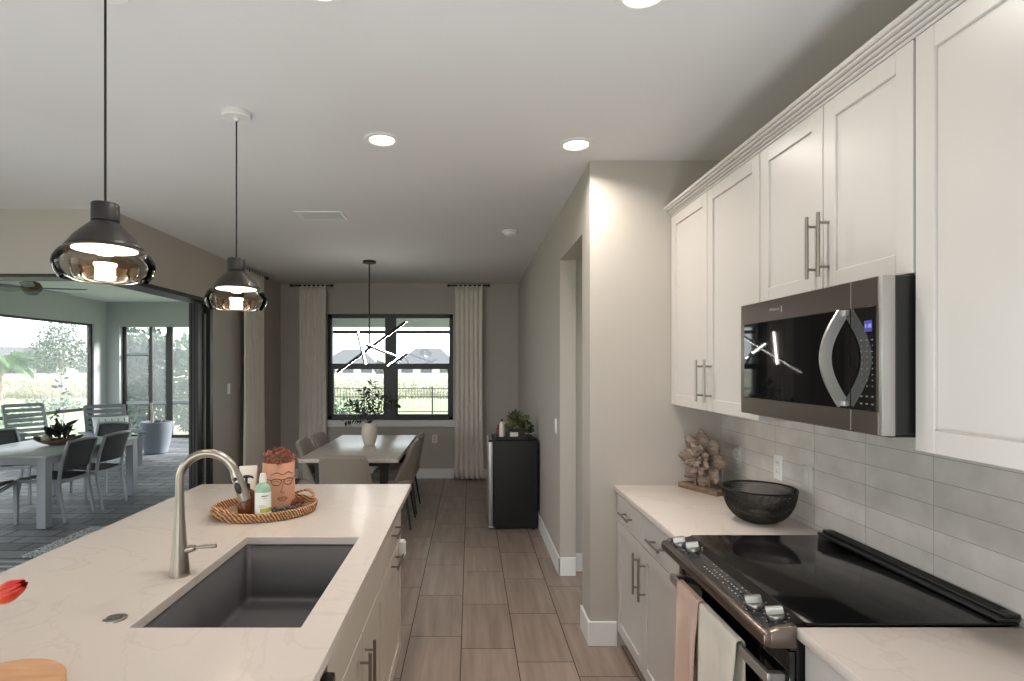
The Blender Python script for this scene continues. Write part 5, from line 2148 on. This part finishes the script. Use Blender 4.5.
lc = lounge_chair()
lc.location = (-5.78, 9.0, 0)
lc.rotation_euler = (0, 0, rad(45))
lc['label'] = 'grey slatted lounge chair holding a white pillow, beside the big planter'
dup(lc, (-7.25, 9.3, 0), rad(58), 'grey slatted lounge chair behind the patio table, against the lawn-side screen')
pw = thing('outdoor_pillow', 'white and grey pillow leaning on the slatted lounge chair', 'pillow', (-5.78, 9.0, 0.40), None, rad(45), local=True)
t = bmesh.new()
bmesh.ops.create_cube(t, size=1)
bmesh.ops.subdivide_edges(t, edges=t.edges[:], cuts=7, use_grid_fill=True)
for v in t.verts:
    x, y, z = v.co.x * 2, v.co.y * 2, v.co.z * 2
    puff = max(0.12, (1 - x ** 4 * .8) * (1 - z ** 4 * .8))
    v.co = Vector((x * 0.26 * (1 - 0.06 * (1 - z * z)), y * 0.075 * puff, z * 0.19 * (1 - 0.06 * (1 - x * x))))
b = NB()
merge(b, t, Matrix.Translation((0.03, 0.185, 0.18)) @ Matrix.Rotation(rad(-22), 4, 'X'))
obj('cushion', b, M['pillow'], pw, angle=80)
b = NB()
for k in range(-2, 3):
    mx = Matrix.Translation((0.03, 0.185, 0.18)) @ Matrix.Rotation(rad(-22), 4, 'X')
    box(b, k * 0.09 - 0.006, k * 0.09 + 0.006, -0.0775 * (1 - (k / 3.2) ** 2 * 0.3), -0.06, -0.13, 0.13, 0, 1, mx)
obj('stripes', b, M['grey_print'], pw)

gp = thing('garden_pot', 'large slate grey round pot with a bare pale stem by the screen', 'planter', (-5.72, 10.15, 0))
obj('pot_body', lathe(NB(), [(0, 0), (0.16, 0), (0.19, 0.02), (0.235, 0.20), (0.262, 0.40), (0.268, 0.54), (0.262, 0.575), (0.240, 0.580), (0.232, 0.56), (0.232, 0.50), (0, 0.49)], 44, (-5.72, 10.15, 0)), M['pot'], gp)
obj('soil', lathe(NB(), [(0, 0.508), (0.15, 0.506), (0.232, 0.497)], 32, (-5.72, 10.15, 0)), M['soil'], gp)
b = NB()
tube(b, [(-5.80, 10.15, 0.50), (-5.79, 10.15, 0.70), (-5.81, 10.15, 0.92)], [0.028, 0.024, 0.021], 10)
tube(b, [(-5.64, 10.17, 0.50), (-5.635, 10.17, 0.62)], [0.014, 0.010], 8)
obj('stem', b, M['pale_trunk'], gp)

cf = thing('ceiling_fan', 'brown ceiling fan with pale blades under the patio ceiling', 'ceiling fan', (-5.9, 7.5, 2.54))
b = NB()
lathe(b, [(0, 0.46), (0.075, 0.46), (0.075, 0.40), (0.02, 0.37), (0.02, 0.20), (0.09, 0.17), (0.115, 0.12), (0.115, 0.07), (0.09, 0.05), (0, 0.05)], 32, (-5.9, 7.5, 2.54))
obj('motor', b, M['wood_base'], cf)
b = NB()
lathe(b, [(0, 0.0), (0.05, 0.005), (0.085, 0.03), (0.09, 0.05), (0, 0.05)], 32, (-5.9, 7.5, 2.54))
obj('light_bowl', b, M['slat'], cf)
for k in range(5):
    a = rad(14 + 72 * k)
    mx = Matrix.Translation((-5.9, 7.5, 2.64)) @ Matrix.Rotation(a, 4, 'Z') @ Matrix.Rotation(rad(11), 4, 'X')
    b = NB()
    t = bmesh.new()
    outl = [(0.10, -0.028), (0.22, -0.055), (0.52, -0.070), (0.62, -0.060), (0.655, -0.02), (0.655, 0.02), (0.62, 0.060), (0.52, 0.070), (0.22, 0.055), (0.10, 0.028)]
    top = [t.verts.new((x, y, 0.004)) for x, y in outl]
    bot = [t.verts.new((x, y, -0.004)) for x, y in outl]
    t.faces.new(top)
    t.faces.new(bot[::-1])
    for i in range(len(outl)):
        j = (i + 1) % len(outl)
        t.faces.new((top[i], bot[i], bot[j], top[j]))
    bmesh.ops.recalc_face_normals(t, faces=t.faces[:])
    merge(b, t, mx)
    obj('blade', b, M['slat'], cf)

# ================================================================== GARDEN AND BEYOND
b = NB()
box(b, -140, 140, -30, 28, -0.30, -0.125)
struct('lawn', b, M['lawn'])
b = NB()
box(b, -220, 220, 28, 260, -0.30, -0.12)
struct('meadow', b, M['meadow'])
random.seed(71)
V, Fc = [], []
for k in range(5200):
    y = 28.5 + 55 * random.random() ** 1.6
    x = random.uniform(-0.95, -0.60) * y if random.random() < 0.55 else random.uniform(-0.30, 0.02) * y
    p = Vector((x, y, -0.12))
    for j in range(3):
        quad_leaf_into(V, Fc, p + Vector((random.uniform(-.2, .2), random.uniform(-.2, .2), 0)), Vector((random.uniform(-.4, .4), random.uniform(-.4, .4), 1)), Vector((1, random.uniform(-.5, .5), 0)), random.uniform(0.10, 0.28), 0.05)
o = obj_vf('meadow_grass', V, Fc, M['grass_tuft'])
o['kind'] = 'stuff'
o['label'] = 'tall pale dry grass of the meadow beyond the lawn'
o['category'] = 'grass'


def shrub(name, x, y, z0, clumps, n, ln, wd, m, label, group, stem=True, cat='shrub'):
    t = thing(name, label, cat, (x, y, z0), group)
    V, Fc = foliage([((x + c[0], y + c[1], z0 + c[2]), r) for c, r in clumps], n, ln, wd)
    obj_vf('foliage', V, Fc, m, t)
    if stem:
        b = NB()
        for k in range(4):
            a = k * 1.6
            tube(b, [(x + 0.05 * math.cos(a), y + 0.05 * math.sin(a), z0 - 0.02), (x + 0.22 * math.cos(a), y + 0.22 * math.sin(a), z0 + clumps[0][0][2] * 1.2)], [0.022, 0.010], 6)
        obj('stems', b, M['bark'], t)
    return t


random.seed(41)
for (x, y, h_, m, lab) in ((-8.55, 13.9, 2.65, 'hedge', 'tall dark green shrub behind the far screen, next to the corner pier'),
                           (-7.68, 13.6, 2.5, 'hedge', 'tall shrub behind the far screen between its narrow posts'),
                           (-6.80, 13.8, 2.40, 'hedge_light', 'lighter green shrub behind the wide pane of the far screen'),
                           (-5.92, 14.0, 2.4, 'hedge', 'tall dark shrub behind the far screen at the sliding-door frames')):
    shrub('tall_shrub', x, y, -0.125, [((0, 0, h_ * .28), (0.46, 0.5, h_ * .30)), ((0.05, 0, h_ * .60), (0.44, 0.45, h_ * .30)), ((-0.10, 0.05, h_ * .86), (0.32, 0.34, h_ * .17)), ((0.24, 0, h_ * .8), (0.24, 0.3, h_ * .16))], 2600, 0.15, 0.075, M[m], lab, 'tall shrubs behind the patio screen')
shrub('round_shrub', -3.45, 15.0, -0.125, [((0, 0, 0.42), (0.62, 0.6, 0.46)), ((0.35, 0, 0.40), (0.4, 0.4, 0.36)), ((-0.4, 0, 0.36), (0.42, 0.4, 0.36))], 1100, 0.10, 0.05, M['hedge'], 'rounded dark shrub outside the dining window, at its lower left', 'low shrubs in the garden')
shrub('low_shrub', -16.3, 21.5, -0.125, [((0, 0, 0.20), (0.9, 0.6, 0.26)), ((0.8, 0, 0.18), (0.6, 0.5, 0.22))], 700, 0.12, 0.05, M['hedge'], 'low dark shrub on the lawn at the left edge', 'low shrubs in the garden')
shrub('low_shrub', -13.6, 16.2, -0.125, [((0, 0, 0.16), (0.8, 0.6, 0.24)), ((0.7, 0.1, 0.12), (0.6, 0.5, 0.18))], 700, 0.11, 0.05, M['hedge_light'], 'mid-green shrub outside the lawn-side screen, behind the patio table', 'low shrubs in the garden')
# slender plant against the screen post
sp_ = thing('slender_shrub', 'thin leafy plant outside the lawn-side screen beside its post', 'shrub', (-8.45, 11.55, -0.125))
b = NB()
tube(b, [(-8.45, 11.55, -0.12), (-8.43, 11.56, 0.7), (-8.48, 11.52, 1.45)], [0.010, 0.008, 0.004], 6)
obj('stems', b, M['bark'], sp_)
V, Fc = [], []
random.seed(6)
for k in range(26):
    z = 0.2 + 1.2 * random.random()
    a = random.uniform(0, 2 * PI)
    leaf_into(V, Fc, Vector((-8.44 + random.uniform(-.1, .1), 11.55 + random.uniform(-.1, .1), z)), Vector((math.cos(a), math.sin(a), 0.3)), rv(), 0.14, 0.06, 0.3)
obj_vf('foliage', V, Fc, M['dark_leaf'], sp_)


def tree(name, x, y, z0, trunk_h, tr, crown, n, ln, wd, m, label, group, bark='bark', limbs=9, seed=1):
    random.seed(seed)
    t = thing(name, label, 'tree', (x, y, z0), group)
    b = NB()
    top = max(c[2] + r[2] for c, r in crown) * 0.93
    tube(b, [(x, y, z0 - 0.05), (x + 0.02, y, z0 + trunk_h * .5), (x, y, z0 + trunk_h), (x + 0.03, y, z0 + top)], [tr, tr * .8, tr * .65, tr * .12], 8)
    for k in range(limbs):
        c, r = random.choice(crown)
        u = random.uniform(0, 0.55)
        s = Vector((x, y, z0 + trunk_h * (0.9 + u)))
        v = rv().normalized()
        e_ = Vector((x + c[0] + v.x * r[0] * .8, y + c[1] + v.y * r[1] * .8, max(z0 + c[2] + v.z * r[2] * .8, s.z + 0.15)))
        tube(b, [s, s.lerp(e_, .5) + Vector((0, 0, 0.08)), e_], [tr * .35, tr * .22, tr * .08], 5)
    obj('trunk', b, M[bark], t)
    V, Fc = foliage([((x + c[0], y + c[1], z0 + c[2]), r) for c, r in crown], n, ln, wd)
    obj_vf('foliage', V, Fc, m, t)
    return t


tree('young_tree', -14.8, 20.2, -0.125, 1.45, 0.05, [((0, 0, 2.15), (0.95, 0.8, 0.6)), ((0.05, 0, 2.85), (0.55, 0.5, 0.6)), ((-0.75, 0, 2.1), (0.5, 0.5, 0.5)), ((0.75, 0, 2.05), (0.45, 0.5, 0.5)), ((-0.45, 0, 2.75), (0.40, 0.3, 0.4))], 3000, 0.12, 0.05, M['tree_leaf'], 'sparse young tree with a thin pale trunk on the lawn', None, 'pale_trunk', 18, 3)
# palm at the left edge
pm_ = thing('palm_tree', 'small palm with arching green fronds at the left edge of the lawn view', 'palm', (-23.0, 27.2, -0.125))
b = NB()
pc_ = Vector((-23.0, 27.2, 1.75))
tube(b, [(-23.0, 27.2, -0.2), (-23.02, 27.2, 0.9), tuple(pc_)], [0.16, 0.13, 0.11], 10)
obj('trunk', b, M['bark'], pm_)
random.seed(14)
V, Fc = [], []
b = NB()
for k in range(17):
    a = 2 * PI * k / 17 + random.uniform(-.15, .15)
    rise = random.uniform(0.25, 1.5)
    L_ = random.uniform(2.0, 2.7)
    pts = []
    for i in range(13):
        u = i / 12
        pts.append(pc_ + Vector((math.cos(a) * L_ * u * (1.0 - 0.12 * rise), math.sin(a) * L_ * u * (1.0 - 0.12 * rise), rise * 1.6 * u - 2.0 * u * u * (0.55 + 0.25 * rise))))
    tube(b, pts, [0.03 - 0.022 * i / 12 for i in range(13)], 5)
    for i in range(2, 13):
        tg = (pts[i] - pts[i - 1]).normalized()
        for j in range(3):
            p = pts[i - 1].lerp(pts[i], j / 3)
            for s in (-1, 1):
                sd = tg.cross(Vector((0, 0, 1))).normalized() * s
                quad_leaf_into(V, Fc, p, sd + tg * 0.7 - Vector((0, 0, 0.35)), Vector((0, 0, 1)), 0.62 * math.sin(PI * (0.12 + 0.8 * i / 13)), 0.06)
ro = obj('frond_rib', b, M['palm_leaf'], pm_)
obj_vf('fronds', V, Fc, M['palm_leaf'], pm_)

# picket fence of the garden, seen through the dining window
fe = thing('garden_fence', 'black metal picket fence across the garden outside the dining window', 'fence', (-4, 20, -0.125))
fxs = [-13.6 + 2.45 * k for k in range(9)]
for x in fxs:
    b = NB()
    box(b, x - 0.03, x + 0.03, 19.97, 20.03, -0.13, 0.84, 0.004)
    obj('post', b, M['fence'], fe)
for xa, xb in zip(fxs[:-1], fxs[1:]):
    b = NB()
    box(b, xa + 0.03, xb - 0.03, 19.98, 20.02, 0.775, 0.805)
    box(b, xa + 0.03, xb - 0.03, 19.98, 20.02, 0.465, 0.500)
    box(b, xa + 0.03, xb - 0.03, 19.98, 20.02, -0.06, -0.03)
    n = 22
    for k in range(n):
        x = xa + 0.03 + (xb - xa - 0.06) * (k + 0.5) / n
        box(b, x - 0.008, x + 0.008, 19.992, 20.008, -0.08, 0.79)
    obj('picket_panel', b, M['fence'], fe, smooth=False)


def house(x, y, w, d, eave, peak, label, rz=0.0, ridge=0.35):
    t = thing('house', label, 'house', (x, y, -0.12), 'houses beyond the meadow', rz, local=True)
    b = NB()
    box(b, -w / 2, w / 2, -d / 2, d / 2, 0, eave)
    obj('walls', b, M['house_wall'], t, smooth=False)
    tb = bmesh.new()
    o_ = 0.6
    base = [tb.verts.new(p) for p in ((-w / 2 - o_, -d / 2 - o_, eave), (w / 2 + o_, -d / 2 - o_, eave), (w / 2 + o_, d / 2 + o_, eave), (-w / 2 - o_, d / 2 + o_, eave))]
    r0, r1 = tb.verts.new((-w * ridge / 2, 0, peak)), tb.verts.new((w * ridge / 2, 0, peak))
    for f in ((base[0], base[1], r1, r0), (base[1], base[2], r1), (base[2], base[3], r0, r1), (base[3], base[0], r0), (base[3], base[2], base[1], base[0])):
        tb.faces.new(f)
    bmesh.ops.recalc_face_normals(tb, faces=tb.faces[:])
    b = NB()
    merge(b, tb)
    # lower hip over a wing
    obj('roof', b, M['house_roof'], t, smooth=False)
    for k in range(3):
        xx = -w / 2 + w * (k + 0.5) / 3
        b = NB()
        box(b, xx - w * 0.10, xx + w * 0.10, -d / 2 - 0.05, -d / 2 + 0.05, 0.25, eave - 0.45)
        obj('window', b, M['house_dark'], t, smooth=False)
    return t


house(-26.5, 126, 12.0, 10, 2.05, 5.5, 'grey-roofed house seen through the upper left pane of the dining window')
house(-9.5, 126, 12.5, 10, 2.05, 5.7, 'grey-roofed house seen through the upper right pane of the dining window', 0, 0.45)
house(-99, 122, 17, 11, 2.1, 5.9, 'grey-roofed house behind the palm at the left edge', rad(30))
house(-82, 128, 14, 11, 2.0, 5.4, 'grey-roofed house behind the crown of the young tree', rad(30))
random.seed(52)
far = [(-36.0, 'distant tree rising at the left edge of the dining window', 5.2, 2.2), (-18.2, 'distant low tree between the two houses in the dining window', 2.6, 0.8), (-16.3, 'distant low tree behind the middle post of the dining window', 2.3, 0.5),
       (-2.4, 'distant low tree at the right edge of the dining window', 2.5, 2.6), (-112, 'distant tree left of the house behind the palm', 5.0, 4.0), (-93, 'distant tree between the two houses on the left', 4.6, 3.0),
       (-71, 'distant tree right of the young tree, next to the screen post', 5.0, 4.2), (-58, 'distant tree hidden partly by the corner pier', 5.4, 3.8)]
for i, (x, lab, h_, r_) in enumerate(far):
    tree('distant_tree', x, 111 + (i % 3) * 1.5, -0.12, h_ * 0.35, 0.16, [((0, 0, h_ * .6), (r_ * .8, r_ * .7, h_ * .36)), ((r_ * .5, 0, h_ * .5), (r_ * .6, r_ * .5, h_ * .3)), ((-r_ * .5, 0, h_ * .48), (r_ * .6, r_ * .5, h_ * .28))], 420, 0.75, 0.45, M['far_leaf'], lab, 'distant trees beyond the meadow', 'bark', 5, 60 + i)
